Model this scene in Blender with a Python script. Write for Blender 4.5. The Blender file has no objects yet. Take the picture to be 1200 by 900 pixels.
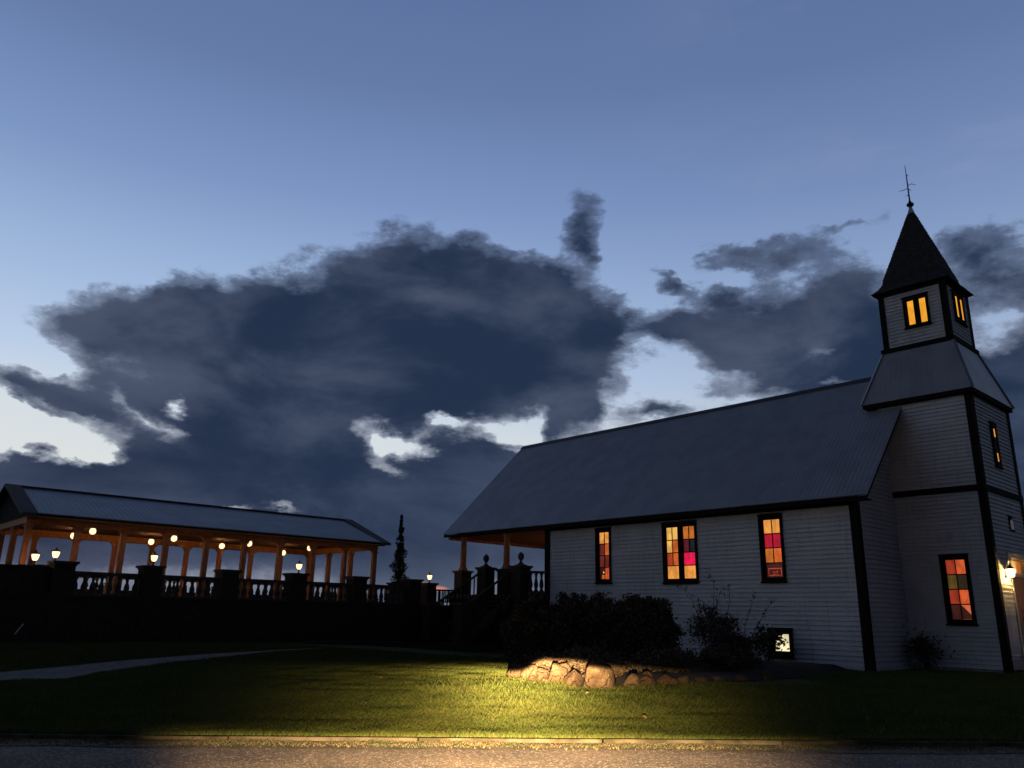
import bpy, math, random
import numpy as np
from mathutils import Vector, Matrix
R = math.radians
random.seed(7); rng = np.random.default_rng(7)
S = bpy.context.scene
COL = S.collection

# ------------------------------------------------------------------ camera
HEAD, PITCH, ROLL, EYE = R(42.5), R(16.1), R(1.03), Vector((0, 0, 1.6))
fw = Vector((math.sin(HEAD)*math.cos(PITCH), math.cos(HEAD)*math.cos(PITCH), math.sin(PITCH)))
r0 = Vector((math.cos(HEAD), -math.sin(HEAD), 0)); u0 = r0.cross(fw)
up = u0*math.cos(ROLL) - r0*math.sin(ROLL); rt = r0*math.cos(ROLL) + u0*math.sin(ROLL)
cam = bpy.data.cameras.new('camera'); camo = bpy.data.objects.new('camera', cam); COL.objects.link(camo)
M = Matrix((rt, up, -fw)).transposed().to_4x4(); M.translation = EYE
camo.matrix_world = M
cam.sensor_width = 36; cam.lens = 938/1200*36; cam.clip_start = .05; cam.clip_end = 9000
S.camera = camo

# ------------------------------------------------------------------ view
S.view_settings.view_transform = 'Standard'; S.view_settings.look = 'None'
S.view_settings.exposure = 0; S.view_settings.gamma = 1
S.cycles.use_denoising = True
S.cycles.max_bounces = 4; S.cycles.diffuse_bounces = 2; S.cycles.transparent_max_bounces = 12
S.cycles.sample_clamp_indirect = 4

# ------------------------------------------------------------------ node helpers
class G:
    def __init__(s, nt): s.nt = nt; s.n = nt.nodes; s.l = nt.links
    def node(s, t, **k):
        n = s.n.new(t)
        for a, v in k.items(): setattr(n, a, v)
        return n
    def put(s, sock, v):
        if v is None: return
        if isinstance(v, bpy.types.NodeSocket): s.l.new(v, sock)
        else: sock.default_value = v
    def m(s, op, a, b=None, c=None, clamp=False):
        n = s.node('ShaderNodeMath', operation=op, use_clamp=clamp)
        for i, v in enumerate((a, b, c)):
            if v is not None: s.put(n.inputs[i], v)
        return n.outputs[0]
    def v(s, op, a, b=None, out=0):
        n = s.node('ShaderNodeVectorMath', operation=op)
        s.put(n.inputs[0], a)
        if b is not None: s.put(n.inputs[1], b)
        return n.outputs[out]
    def mix(s, f, a, b, bt='MIX'):
        n = s.node('ShaderNodeMix', data_type='RGBA', blend_type=bt)
        s.put(n.inputs[0], f)
        s.put(n.inputs[6], a if isinstance(a, bpy.types.NodeSocket) else (*a, 1)[:4])
        s.put(n.inputs[7], b if isinstance(b, bpy.types.NodeSocket) else (*b, 1)[:4])
        return n.outputs[2]
    def ss(s, lo, hi, x):
        n = s.node('ShaderNodeMapRange', interpolation_type='SMOOTHSTEP')
        s.put(n.inputs[0], x); n.inputs[1].default_value = lo; n.inputs[2].default_value = hi
        return n.outputs[0]
    def noise(s, vec, scale, det=4, rough=.55, dist=0):
        n = s.node('ShaderNodeTexNoise')
        if vec is not None: s.put(n.inputs['Vector'], vec)
        n.inputs['Scale'].default_value = scale; n.inputs['Detail'].default_value = det
        n.inputs['Roughness'].default_value = rough; n.inputs['Distortion'].default_value = dist
        return n.outputs['Fac'], n.outputs['Color']
    def ramp(s, f, stops):
        n = s.node('ShaderNodeValToRGB'); e = n.color_ramp.elements
        while len(e) < len(stops): e.new(.5)
        for i, (p, c) in enumerate(stops): e[i].position = p; e[i].color = (*c, 1)
        s.put(n.inputs[0], f); return n.outputs[0]

def lin(r, g, b):
    f = lambda c: (c/255/12.92) if c <= 10 else ((c/255+.055)/1.055)**2.4
    return (f(r), f(g), f(b))

# ------------------------------------------------------------------ world: dusk sky with a bank of cloud
W = bpy.data.worlds.new('World'); S.world = W; W.use_nodes = True
W.node_tree.nodes.clear(); g = G(W.node_tree)
dirv = g.node('ShaderNodeTexCoord').outputs['Generated']
sep = g.node('ShaderNodeSeparateXYZ'); g.put(sep.inputs[0], dirv)
az = g.m('MULTIPLY', g.m('ARCTAN2', sep.outputs[0], sep.outputs[1]), 57.2958)
el = g.m('MULTIPLY', g.m('ARCSINE', sep.outputs[2]), 57.2958)
comb = g.node('ShaderNodeCombineXYZ'); g.put(comb.inputs[0], az); g.put(comb.inputs[1], el)
AE = comb.outputs[0]                                     # azimuth, elevation in degrees
nv = g.v('MULTIPLY', dirv, (1, 1, 1.9))
_, w1 = g.noise(nv, 4.5, 3, .6); _, w2 = g.noise(nv, 17, 4, .6)
warp = g.v('ADD', g.v('MULTIPLY', g.v('SUBTRACT', w1, (.5, .5, .5)), (3.6, 2.6, 0)),
           g.v('MULTIPLY', g.v('SUBTRACT', w2, (.5, .5, .5)), (4.0, 3.0, 0)))
P = g.v('ADD', AE, warp)
# puffs: azimuth, elevation, half width, half height, weight, tilt (degrees)
PUFFS = __import__('json').loads('''[[13.99, 17.32, 2.81, 1.82, 0.9, 0.0], [17.51, 18.46, 3.28, 2.31, 1.2, 0.0], [21.98, 18.54, 4.96, 2.95, 1.4, 0.0], [26.14, 18.15, 5.47, 3.78, 1.4, 0.0], [31.39, 21.63, 3.96, 3.3, 1.3, 0.0], [35.79, 23.14, 4.92, 2.84, 1.3, 0.0], [37.21, 20.81, 5.85, 4.19, 1.4, 0.0], [41.73, 22.17, 3.93, 2.4, 1.1, 0.0], [45.02, 19.66, 5.14, 3.27, 1.4, 0.0], [30.05, 14.93, 9.3, 3.57, 1.4, 0.0], [39.94, 16.65, 7.64, 3.04, 1.2, 0.0], [45.99, 16.74, 2.85, 3.04, 0.9, 0.0], [50.49, 20.02, 2.66, 1.68, 1.0, 0.0], [48.19, 14.3, 0.87, 1.82, 0.5, 0.0], [47.79, 27.42, 1.87, 1.74, 0.7, 0.0], [48.17, 25.41, 1.19, 1.06, 0.62, 0.0], [15.02, 13.9, 3.59, 1.3, 0.9, -12.0], [10.73, 13.25, 2.34, 0.93, 1.0, -8.0], [14.24, 12.42, 2.49, 0.75, 0.9, -15.0], [11.43, 11.87, 2.84, 0.42, 0.6, -15.0], [25.68, 11.05, 6.44, 2.91, 1.4, 0.0], [20.91, 13.51, 3.91, 1.98, 1.0, -30.0], [18.09, 10.38, 2.62, 0.77, 0.6, -20.0], [12.65, 7.15, 4.8, 1.45, 1.3, 0.0], [19.52, 7.45, 8.17, 2.32, 1.5, 0.0], [30.65, 7.24, 8.96, 2.64, 1.5, 0.0], [40.22, 7.56, 6.69, 3.0, 1.4, 0.0], [38.86, 11.44, 3.72, 0.85, 0.5, 0.0], [40.15, 9.66, 3.69, 1.81, 0.8, 0.0], [45.68, 13.08, 1.5, 1.46, 0.8, 0.0], [10.31, 4.9, 7.43, 2.5, 1.3, 0.0], [25.26, 4.14, 17.45, 2.25, 1.2, 0.0], [42.72, 4.07, 11.81, 2.36, 1.2, 0.0], [3.13, 10.47, 3.53, 3.28, 1.0, 0.0], [55.21, 20.12, 2.09, 1.19, 0.9, 0.0], [57.93, 19.36, 3.21, 2.11, 1.1, 0.0], [59.89, 21.55, 2.01, 1.16, 0.45, 0.0], [59.18, 24.52, 2.42, 0.8, 0.55, 0.0], [63.11, 24.37, 3.44, 1.12, 0.85, 0.0], [55.34, 22.78, 1.37, 0.53, 0.5, -30.0], [64.76, 20.19, 4.61, 2.58, 1.0, 0.0], [61.05, 17.08, 3.39, 1.74, 1.1, 0.0], [65.73, 15.82, 4.18, 2.25, 1.3, 0.0], [53.43, 14.09, 2.05, 0.66, 1.0, 0.0], [58.58, 15.19, 1.74, 0.47, 0.45, 0.0], [59.09, 14.1, 1.15, 0.35, 0.4, 0.0], [67.86, 25.53, 2.39, 0.48, 0.5, 0.0], [55.37, 23.37, 2.12, 0.41, 0.5, -35.0], [67.17, 21.86, 2.15, 0.55, 0.4, 0.0], [66.82, 18.53, 3.16, 2.78, 1.0, 0.0], [74.66, 22.75, 3.07, 1.53, 0.8, 0.0], [75.66, 19.65, 3.13, 2.04, 0.75, 0.0], [74.89, 14.24, 3.08, 1.96, 1.2, 0.0], [74.77, 10.07, 3.43, 4.11, 1.5, 0.0], [80.68, 14.9, 4.49, 5.76, 1.1, 0.0], [70.63, 6.67, 8.67, 4.24, 1.3, 0.0], [57.52, 7.04, 10.68, 4.65, 1.3, 0.0]]''')
def field(pos, puffs):
    acc = None; base = pos
    for k_, (a, e, rx, ry, w, t) in enumerate(puffs):
        if k_ and k_ % 4 == 0:                              # evaluate the puffs one batch after another
            q_ = g.node('ShaderNodeCombineXYZ'); g.put(q_.inputs[2], g.m('MULTIPLY', acc, 1e-7)); pos = g.v('ADD', base, q_.outputs[0])
        mp = g.node('ShaderNodeMapping', vector_type='TEXTURE')
        g.put(mp.inputs['Vector'], pos); mp.inputs['Location'].default_value = (a, e, 0)
        mp.inputs['Rotation'].default_value = (0, 0, R(t)); mp.inputs['Scale'].default_value = (rx, ry, 1)
        d = g.v('DOT_PRODUCT', mp.outputs[0], mp.outputs[0], out=1)
        x = g.m('EXPONENT', g.m('MULTIPLY', d, -1.0))
        acc = g.m('MULTIPLY_ADD', x, w, acc if acc is not None else 0.0)
    return acc
F = field(P, PUFFS)
n1, _ = g.noise(nv, 7, 8, .62); n2, _ = g.noise(nv, 26, 6, .65); n3, _ = g.noise(nv, 3.0, 5, .6)
# generic cloud outside the view keeps the same character all the way round
awayf = g.m('SUBTRACT', 1.0, g.ss(40, 62, g.m('SUBTRACT', 100, g.m('ABSOLUTE', g.m('SUBTRACT', az, 42.5)))))
gen = g.m('MULTIPLY', g.m('MULTIPLY', awayf, g.ss(.45, .62, n3)), g.m('SUBTRACT', 1.0, g.ss(28, 50, el)))
low = g.m('SUBTRACT', 1.0, g.ss(4.5, 8.0, el))
F = g.m('MINIMUM', g.m('ADD', F, g.m('MULTIPLY', gen, .8)), 1.27)
WISP = __import__('json').loads('''[[60.11, 16.27, 1.73, 0.52, 0.5, 0.0], [64.52, 17.64, 1.21, 0.51, 0.35, 0.0], [65.39, 15.17, 1.07, 0.34, 0.5, 0.0], [76.05, 17.48, 1.34, 0.72, 0.4, 0.0], [59.67, 22.73, 1.32, 0.58, 0.3, 0.0], [10.4, 11.09, 2.29, 0.72, 1.15, -22.0], [9.99, 9.47, 2.07, 0.61, 0.9, 0.0], [12.91, 10.03, 2.3, 0.58, 1.4, -18.0], [15.43, 9.45, 0.99, 0.48, 1.2, -20.0], [10.88, 15.15, 2.86, 0.73, 0.4, -10.0], [43.97, 26.69, 1.88, 1.06, 0.8, 0.0], [50.27, 24.81, 1.17, 0.83, 0.4, 0.0], [51.26, 25.07, 1.56, 1.76, 0.3, 0.0], [12.74, 14.11, 1.95, 0.63, 0.5, -20.0], [19.11, 13.53, 0.64, 0.5, 1.15, -50.0], [18.14, 11.95, 1.15, 0.28, 0.35, -20.0], [16.18, 12.95, 1.54, 0.27, 0.25, -30.0], [32.69, 12.09, 1.46, 0.96, 1.15, -30.0], [34.56, 11.34, 1.83, 0.72, 1.2, 0.0], [34.16, 9.88, 2.06, 0.42, 0.7, -15.0], [37.24, 13.27, 1.25, 0.61, 1.4, -15.0], [40.05, 12.99, 0.62, 0.3, 0.4, 0.0], [42.88, 12.45, 1.75, 0.67, 1.2, 0.0], [44.12, 13.38, 1.25, 0.98, 0.9, 20.0], [21.22, 6.51, 2.46, 0.22, 0.8, -5.0], [23.63, 6.59, 0.76, 0.28, 0.8, 0.0], [26.96, 6.6, 1.7, 0.29, 0.8, -5.0], [42.59, 10.92, 1.24, 0.3, 0.5, 0.0]]''')
wsp = field(P, WISP)                                       # breaks where the light sky shows through the bank
F = g.m('SUBTRACT', F, g.m('MULTIPLY', wsp, .95))
namp = g.m('MULTIPLY', g.ss(.02, .30, F), g.m('SUBTRACT', 1.0, g.m('MULTIPLY', g.ss(.75, 1.25, F), .5)))
nb = g.m('ABSOLUTE', g.m('SUBTRACT', n1, .5))
dn = g.m('ADD', F, g.m('MULTIPLY', namp, g.m('ADD', g.m('MULTIPLY', g.m('SUBTRACT', n1, .5), 1.7), g.m('MULTIPLY', g.m('SUBTRACT', n2, .5), 1.0))))
dens = g.m('ADD', g.m('MULTIPLY', g.ss(.20, .58, dn), .76), g.m('MULTIPLY', g.ss(.42, 1.05, dn), .24))
core = g.ss(.35, 1.15, dn)
clear = g.ramp(g.m('DIVIDE', g.m('ADD', el, 5), 95), [
    (0.0, lin(214, 214, 208)), (.12, lin(224, 226, 220)), (.18, lin(212, 221, 228)), (.22, lin(186, 205, 231)), (.27, lin(161, 186, 221)),
    (.35, lin(125, 150, 196)), (.43, lin(101, 124, 169)), (.50, lin(91, 114, 160)), (.62, lin(50, 62, 90)), (1.0, lin(30, 37, 55))])
clear = g.mix(g.m('MULTIPLY', g.ss(30, 80, az), .28), clear, lin(84, 102, 146))
n5, _ = g.noise(g.v('MULTIPLY', nv, (1, 1, 2.2)), 2.6, 6, .6)
clear = g.mix(g.m('MULTIPLY', g.m('MULTIPLY', g.ss(.48, .68, n5), g.ss(45, 70, az)), .13), clear, lin(168, 176, 198))
# the glow lies ahead; the sky behind the viewer is darker
ahead = g.m('ADD', g.m('MULTIPLY', g.m('COSINE', g.m('MULTIPLY', g.m('SUBTRACT', az, 30), 1/57.2958)), .5), .5)
clear = g.mix(g.m('SUBTRACT', 1.0, g.ss(.0, .86, ahead)), clear, lin(34, 39, 54))
n4, _ = g.noise(g.v('MULTIPLY', nv, (1, 1, 1.15)), 4.6, 8, .56, .25)
cl_hi = g.mix(g.ss(12, 24, el), lin(118, 128, 150), lin(70, 82, 110))
cl_dark = g.mix(g.ss(.40, .70, n4), lin(35, 49, 74), lin(74, 85, 108))
cl_dark = g.mix(g.m('MULTIPLY', g.m('SUBTRACT', 1.0, g.ss(9, 16, el)), .35), cl_dark, lin(34, 50, 76))
cloud = g.mix(core, cl_hi, cl_dark)
sky = g.mix(dens, clear, cloud)
# low lilac haze strip over the horizon with ember flecks
strip = g.m('MULTIPLY', g.m('SUBTRACT', 1.0, g.ss(1.2, 4.4, g.m('ADD', el, g.m('MULTIPLY', g.m('SUBTRACT', n1, .5), 3.5)))), .9)
strip = g.m('MULTIPLY', strip, g.m('SUBTRACT', 1.0, g.ss(70, 110, g.m('ABSOLUTE', g.m('SUBTRACT', az, 25)))))
sky = g.mix(strip, sky, lin(90, 100, 122))
EMB = __import__('json').loads('''[[36.67, 1.92, 0.82, 0.23, 0.9, 0.0], [38.03, 1.66, 0.59, 0.23, 0.9, 0.0], [34.05, 1.81, 0.46, 0.17, 0.5, 0.0]]''')
emb = field(g.v('ADD', AE, g.v('MULTIPLY', g.v('SUBTRACT', w2, (.5, .5, .5)), (1.2, .5, 0))), EMB)
sky = g.mix(g.ss(.25, .9, emb), sky, lin(206, 132, 122))
nish = g.node('ShaderNodeTexSky', sky_type='NISHITA', sun_disc=False)
nish.sun_elevation = R(1.0); nish.sun_rotation = R(8)
skyn = g.mix(.0006, sky, nish.outputs[0], 'ADD')
bg = g.node('ShaderNodeBackground'); g.put(bg.inputs[0], skyn); bg.inputs[1].default_value = 1.0
g.l.new(bg.outputs[0], g.node('ShaderNodeOutputWorld').inputs[0])
W.cycles.sampling_method = 'MANUAL'; W.cycles.sample_map_resolution = 512

# ------------------------------------------------------------------ the last of the sun and the headlamp of the viewer's car
sun = bpy.data.lights.new('sun', 'SUN'); sun.energy = .02; sun.angle = R(20); sun.color = (1, .8, .65)
suno = bpy.data.objects.new('sun', sun); COL.objects.link(suno)
suno.rotation_euler = (R(88), 0, R(180-8))
hl = bpy.data.lights.new('headlamp', 'SPOT'); hl.energy = 640000; hl.shadow_soft_size = .04
hl.color = (1.0, .66, .34); hl.spot_size = R(110); hl.spot_blend = .3
hlo = bpy.data.objects.new('headlamp', hl); COL.objects.link(hlo)
HP = Vector((.1, -.1, .85)); HT = Vector((13.55, 14.35, .85))
hlo.location = HP; hlo.rotation_euler = (HT-HP).to_track_quat('-Z', 'Y').to_euler()
hl.use_nodes = True; hg = G(hl.node_tree)
em = [n for n in hl.node_tree.nodes if n.type == 'EMISSION'][0]
sp = hg.node('ShaderNodeSeparateXYZ'); hg.put(sp.inputs[0], hg.node('ShaderNodeTexCoord').outputs['Normal'])
zz = hg.m('ABSOLUTE', sp.outputs[2])
latx = hg.m('DIVIDE', sp.outputs[0], zz); vy = hg.m('DIVIDE', sp.outputs[1], zz)
nn, _ = hg.noise(None, 9, 2); 
cut = hg.ss(.023, .029, hg.m('SUBTRACT', hg.m('MULTIPLY', vy, -1.0), hg.m('ADD', hg.m('MULTIPLY', hg.ss(-.005, .03, latx), -.013), hg.m('MULTIPLY', hg.m('MAXIMUM', hg.m('SUBTRACT', latx, .07), 0.0), .07))))
ex = lambda off, w: hg.m('EXPONENT', hg.m('DIVIDE', hg.m('ADD', vy, off), w))
lx2 = hg.m('MULTIPLY', latx, latx)
core_b = hg.m('MULTIPLY', ex(.018, .0145), hg.m('MULTIPLY', hg.m('EXPONENT', hg.m('MULTIPLY', lx2, -1/.0050)), 1.3))
wide_b = hg.m('MULTIPLY', ex(.013, .30), hg.m('MULTIPLY', hg.m('EXPONENT', hg.m('MULTIPLY', lx2, -1/.028)), .08))
road_b = hg.m('MULTIPLY', hg.ss(.062, .085, hg.m('MULTIPLY', vy, -1.0)), hg.m('MULTIPLY', hg.m('EXPONENT', hg.m('MULTIPLY', lx2, -1/.09)), .19))
side = hg.m('MULTIPLY', hg.m('SUBTRACT', 1.0, hg.ss(.20, .40, latx)), hg.m('SUBTRACT', 1.0, hg.ss(.36, .46, hg.m('MULTIPLY', latx, -1.0))))
hg.put(em.inputs['Strength'], hg.m('MULTIPLY', hg.m('MULTIPLY', cut, side), hg.m('ADD', road_b, hg.m('ADD', core_b, wide_b))))

# ------------------------------------------------------------------ materials
MATS = {}
def mat(name, base, base2=None, scale=6, rough=.8, metal=0, bump=0, bscale=None, det=5, stretch=None, emit=None, estr=1, spec=.3, thr=(.35, .65)):
    if name in MATS: return MATS[name]
    m = bpy.data.materials.new(name); m.use_nodes = True; m.node_tree.nodes.clear(); q = G(m.node_tree)
    bs = q.node('ShaderNodeBsdfPrincipled'); out = q.node('ShaderNodeOutputMaterial'); q.l.new(bs.outputs[0], out.inputs[0])
    geo = q.node('ShaderNodeNewGeometry').outputs['Position']
    vec = q.v('MULTIPLY', geo, stretch) if stretch else geo
    f, _ = q.noise(vec, scale, det)
    c = q.mix(q.ss(thr[0], thr[1], f), base, base2 if base2 else tuple(x*.7 for x in base))
    q.put(bs.inputs['Base Color'], c)
    bs.inputs['Roughness'].default_value = rough; bs.inputs['Metallic'].default_value = metal
    bs.inputs['Specular IOR Level'].default_value = spec
    if bump:
        f2, _ = q.noise(vec, bscale or scale*4, 4)
        b = q.node('ShaderNodeBump'); b.inputs['Strength'].default_value = bump; b.inputs['Distance'].default_value = .03
        q.put(b.inputs['Height'], f2); q.put(bs.inputs['Normal'], b.outputs[0])
    if emit:
        bs.inputs['Emission Strength'].default_value = estr
        f3, _ = q.noise(geo, 3.5, 4, .6)
        q.put(bs.inputs['Emission Color'], q.mix(q.ss(.25, .75, f3), emit, tuple(x*.72 for x in emit)))
    MATS[name] = m; return m
def paint_mat():
    m = bpy.data.materials.new('white_paint'); m.use_nodes = True; m.node_tree.nodes.clear(); q = G(m.node_tree)
    bs = q.node('ShaderNodeBsdfPrincipled'); out = q.node('ShaderNodeOutputMaterial'); q.l.new(bs.outputs[0], out.inputs[0])
    geo = q.node('ShaderNodeNewGeometry').outputs['Position']
    a, _ = q.noise(geo, .8, 5, .6); b, _ = q.noise(q.v('MULTIPLY', geo, (5, 5, .7)), 1.6, 4, .6); c, _ = q.noise(q.v('MULTIPLY', geo, (1, 1, 5)), 9, 4, .65)
    col = q.mix(q.ss(.35, .65, a), (.49, .505, .53), (.42, .435, .455))
    col = q.mix(q.m('MULTIPLY', q.ss(.52, .72, b), .45), col, (.24, .235, .22))       # rain streaks
    col = q.mix(q.m('MULTIPLY', q.ss(.60, .68, c), .7), col, (.17, .155, .135))         # flaked paint
    q.put(bs.inputs['Base Color'], col); bs.inputs['Roughness'].default_value = .8; bs.inputs['Specular IOR Level'].default_value = .2
    bp = q.node('ShaderNodeBump'); bp.inputs['Strength'].default_value = .35; bp.inputs['Distance'].default_value = .02
    q.put(bp.inputs['Height'], c); q.put(bs.inputs['Normal'], bp.outputs[0]); return m
siding = paint_mat()
darktrim = mat('dark_trim_paint', (.008, .008, .008), (.014, .013, .012), 8, .9, spec=.06)
metalroof = mat('galvanised_roof', (.25, .262, .28), (.205, .217, .235), 1.3, .5, .35, stretch=(1, 1, 1))
flash = mat('ridge_flashing', (.05, .052, .055), None, 5, .6, .3)
shing = mat('dark_shingle', (.022, .022, .022), (.04, .04, .038), 9, .9, bump=.3)
rakeshing = mat('grey_shingle', (.10, .095, .09), (.06, .06, .058), 14, .95, bump=.4)
wood = mat('stained_cedar', (.40, .17, .07), (.28, .11, .045), 5, .7, stretch=(3, 3, .6), bump=.1)
redwood = mat('red_stained_boards', (.40, .14, .06), (.26, .085, .035), 5, .7, stretch=(.6, 4, 4), bump=.1)
doorwood = mat('door_wood', (.30, .13, .055), (.20, .08, .03), 6, .55, stretch=(4, 4, .5), bump=.1)
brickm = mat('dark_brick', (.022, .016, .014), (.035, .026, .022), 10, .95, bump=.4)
castm = mat('cast_stone', (.075, .07, .066), (.045, .043, .04), 8, .9, bump=.3)
capm = mat('pier_cap_stone', (.05, .048, .045), (.035, .033, .03), 8, .9, bump=.3)
def stone_mat():
    m = bpy.data.materials.new('boulder_stone'); m.use_nodes = True; m.node_tree.nodes.clear(); q = G(m.node_tree)
    bs = q.node('ShaderNodeBsdfPrincipled'); out = q.node('ShaderNodeOutputMaterial'); q.l.new(bs.outputs[0], out.inputs[0])
    geo = q.node('ShaderNodeNewGeometry').outputs['Position']
    a, _ = q.noise(geo, 2.6, 5, .6); b, _ = q.noise(geo, 11, 5, .65)
    vo = q.node('ShaderNodeTexVoronoi', feature='DISTANCE_TO_EDGE'); q.put(vo.inputs['Vector'], q.v('ADD', geo, q.v('MULTIPLY', q.noise(geo, 4, 3)[1], (.3,.3,.3)))); vo.inputs['Scale'].default_value = 1.9
    col = q.mix(q.ss(.36, .64, a), (.115, .076, .04), (.055, .034, .018))
    col = q.mix(q.m('MULTIPLY', q.ss(.5, .7, b), .6), col, (.15, .115, .07))
    col = q.mix(q.m('MULTIPLY', q.m('SUBTRACT', 1.0, q.ss(.0, .03, vo.outputs['Distance'])), .2), col, (.05, .035, .02))
    rnd = q.node('ShaderNodeObjectInfo').outputs['Random']
    col = q.mix(q.m('MULTIPLY', q.ss(.35, .95, rnd), .75), col, (.07, .04, .022))
    c3, _ = q.noise(geo, 30, 4, .7); col = q.mix(q.m('MULTIPLY', q.ss(.5, .68, c3), .5), col, (.035, .03, .014))   # moss and soil
    q.put(bs.inputs['Base Color'], col); bs.inputs['Roughness'].default_value = .95; bs.inputs['Specular IOR Level'].default_value = .15
    bp = q.node('ShaderNodeBump'); bp.inputs['Strength'].default_value = 1; bp.inputs['Distance'].default_value = .09
    q.put(bp.inputs['Height'], q.m('ADD', b, q.m('MULTIPLY', q.ss(.0, .06, vo.outputs['Distance']), .35))); q.put(bs.inputs['Normal'], bp.outputs[0])
    return m
stonem = stone_mat()
concrete = mat('kerb_concrete', (.10, .082, .055), (.04, .035, .024), 3.0, 1.0, bump=.4, spec=.02)
barkm = mat('bark', (.05, .04, .03), (.03, .025, .02), 12, .95)
ironm = mat('black_iron', (.012, .012, .012), None, 9, .5, .4)
innerm = mat('interior_dark', (.03, .02, .015), None, 3, .9)
soil = mat('bed_soil', (.028, .022, .016), (.016, .013, .010), 6, 1, bump=.6)
pale = mat('pale_plastic', (.75, .75, .75), (.6, .6, .6), 9, .4)
leafb = mat('brown_shrub_leaf', (.075, .045, .022), (.045, .032, .016), 3, .8)
leafm = mat('shrub_leaf', (.032, .036, .018), (.06, .038, .02), 2.2, .7)
coni = mat('conifer_leaf', (.018, .04, .02), (.03, .055, .03), 5, .8)
deadleaf = mat('dry_leaf', (.22, .14, .08), (.15, .09, .05), 20, .8)

def grass_mat(name, near):
    m = bpy.data.materials.new(name); m.use_nodes = True; m.node_tree.nodes.clear(); q = G(m.node_tree)
    bs = q.node('ShaderNodeBsdfPrincipled'); out = q.node('ShaderNodeOutputMaterial'); q.l.new(bs.outputs[0], out.inputs[0])
    geo = q.node('ShaderNodeNewGeometry').outputs['Position']
    a, _ = q.noise(geo, .55, 5, .6); b, _ = q.noise(geo, 5, 4, .6); c, _ = q.noise(geo, 45, 3, .6)
    col = q.mix(q.ss(.3, .7, a), (.046, .064, .013), (.078, .084, .018))
    col = q.mix(q.m('MULTIPLY', q.ss(.52, .7, b), .7), col, (.095, .082, .028))
    col = q.mix(q.m('MULTIPLY', q.ss(.3, .6, c), .5 if near else .7), col, (.022, .032, .009) if not near else (.075, .105, .02))
    q.put(bs.inputs['Base Color'], col); bs.inputs['Roughness'].default_value = .85; bs.inputs['Specular IOR Level'].default_value = .15
    if not near:
        bp = q.node('ShaderNodeBump'); bp.inputs['Strength'].default_value = .8; bp.inputs['Distance'].default_value = .05
        q.put(bp.inputs['Height'], c); q.put(bs.inputs['Normal'], bp.outputs[0])
    return m
turf = grass_mat('turf', False); blade = grass_mat('grass_blade', True)

def road_mat():
    m = bpy.data.materials.new('worn_road'); m.use_nodes = True; m.node_tree.nodes.clear(); q = G(m.node_tree)
    bs = q.node('ShaderNodeBsdfPrincipled'); out = q.node('ShaderNodeOutputMaterial'); q.l.new(bs.outputs[0], out.inputs[0])
    geo = q.node('ShaderNodeNewGeometry').outputs['Position']
    a, _ = q.noise(geo, .9, 5, .6); b, _ = q.noise(geo, 30, 3, .6)
    vo = q.node('ShaderNodeTexVoronoi'); q.put(vo.inputs['Vector'], geo); vo.inputs['Scale'].default_value = 42
    col = q.mix(q.ss(.35, .7, a), (.08, .062, .045), (.17, .125, .085))
    sv = q.node('ShaderNodeSeparateColor'); q.put(sv.inputs[0], vo.outputs['Color'])
    col = q.mix(q.m('MULTIPLY', q.m('GREATER_THAN', sv.outputs[0], .8), .75), col, (.34, .29, .25))
    col = q.mix(q.m('MULTIPLY', q.m('GREATER_THAN', sv.outputs[1], .7), .6), col, (.05, .045, .04))
    q.put(bs.inputs['Base Color'], col); bs.inputs['Roughness'].default_value = .9
    bp = q.node('ShaderNodeBump'); bp.inputs['Strength'].default_value = 1; bp.inputs['Distance'].default_value = .02
    q.put(bp.inputs['Height'], q.m('SUBTRACT', b, vo.outputs['Distance'])); q.put(bs.inputs['Normal'], bp.outputs[0])
    return m
roadm = road_mat()
pathm = mat('gravel_path', (.15, .14, .125), (.10, .092, .085), 5, .95, bump=.6, bscale=40)

def pane_mat(name, c, s=1.0, dark=.55):
    """lit window glass: light of the room behind shows through, uneven like old glass and curtains"""
    if name in MATS: return MATS[name]
    m = bpy.data.materials.new(name); m.use_nodes = True; m.node_tree.nodes.clear(); q = G(m.node_tree)
    bs = q.node('ShaderNodeBsdfPrincipled'); out = q.node('ShaderNodeOutputMaterial'); q.l.new(bs.outputs[0], out.inputs[0])
    geo = q.node('ShaderNodeNewGeometry').outputs['Position']
    f, _ = q.noise(q.v('MULTIPLY', geo, (1, 1, .6)), 4.5, 4, .6); f2, _ = q.noise(geo, 16, 3)
    col = q.mix(q.ss(.35, .65, f), c, tuple(x*dark for x in c)); col = q.mix(q.m('MULTIPLY', f2, .25), col, tuple(x*.5 for x in c))
    bs.inputs['Base Color'].default_value = (.02, .012, .01, 1); bs.inputs['Roughness'].default_value = .25
    q.put(bs.inputs['Emission Color'], col); bs.inputs['Emission Strength'].default_value = s
    MATS[name] = m; return m
def glass_mat(name, c, s, tr=.5):
    m = bpy.data.materials.new(name); m.use_nodes = True; m.node_tree.nodes.clear(); q = G(m.node_tree)
    out = q.node('ShaderNodeOutputMaterial'); e = q.node('ShaderNodeEmission'); e.inputs[0].default_value = (*c, 1); e.inputs[1].default_value = s
    t = q.node('ShaderNodeBsdfTransparent'); mx = q.node('ShaderNodeMixShader'); mx.inputs[0].default_value = 1-tr
    q.l.new(t.outputs[0], mx.inputs[1]); q.l.new(e.outputs[0], mx.inputs[2]); q.l.new(mx.outputs[0], out.inputs[0]); return m
globeglass = glass_mat('frosted_globe_glass', (1.0, .70, .33), 3.0)
wallglass = glass_mat('wall_lantern_glass', (1.0, .70, .30), 14)

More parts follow.
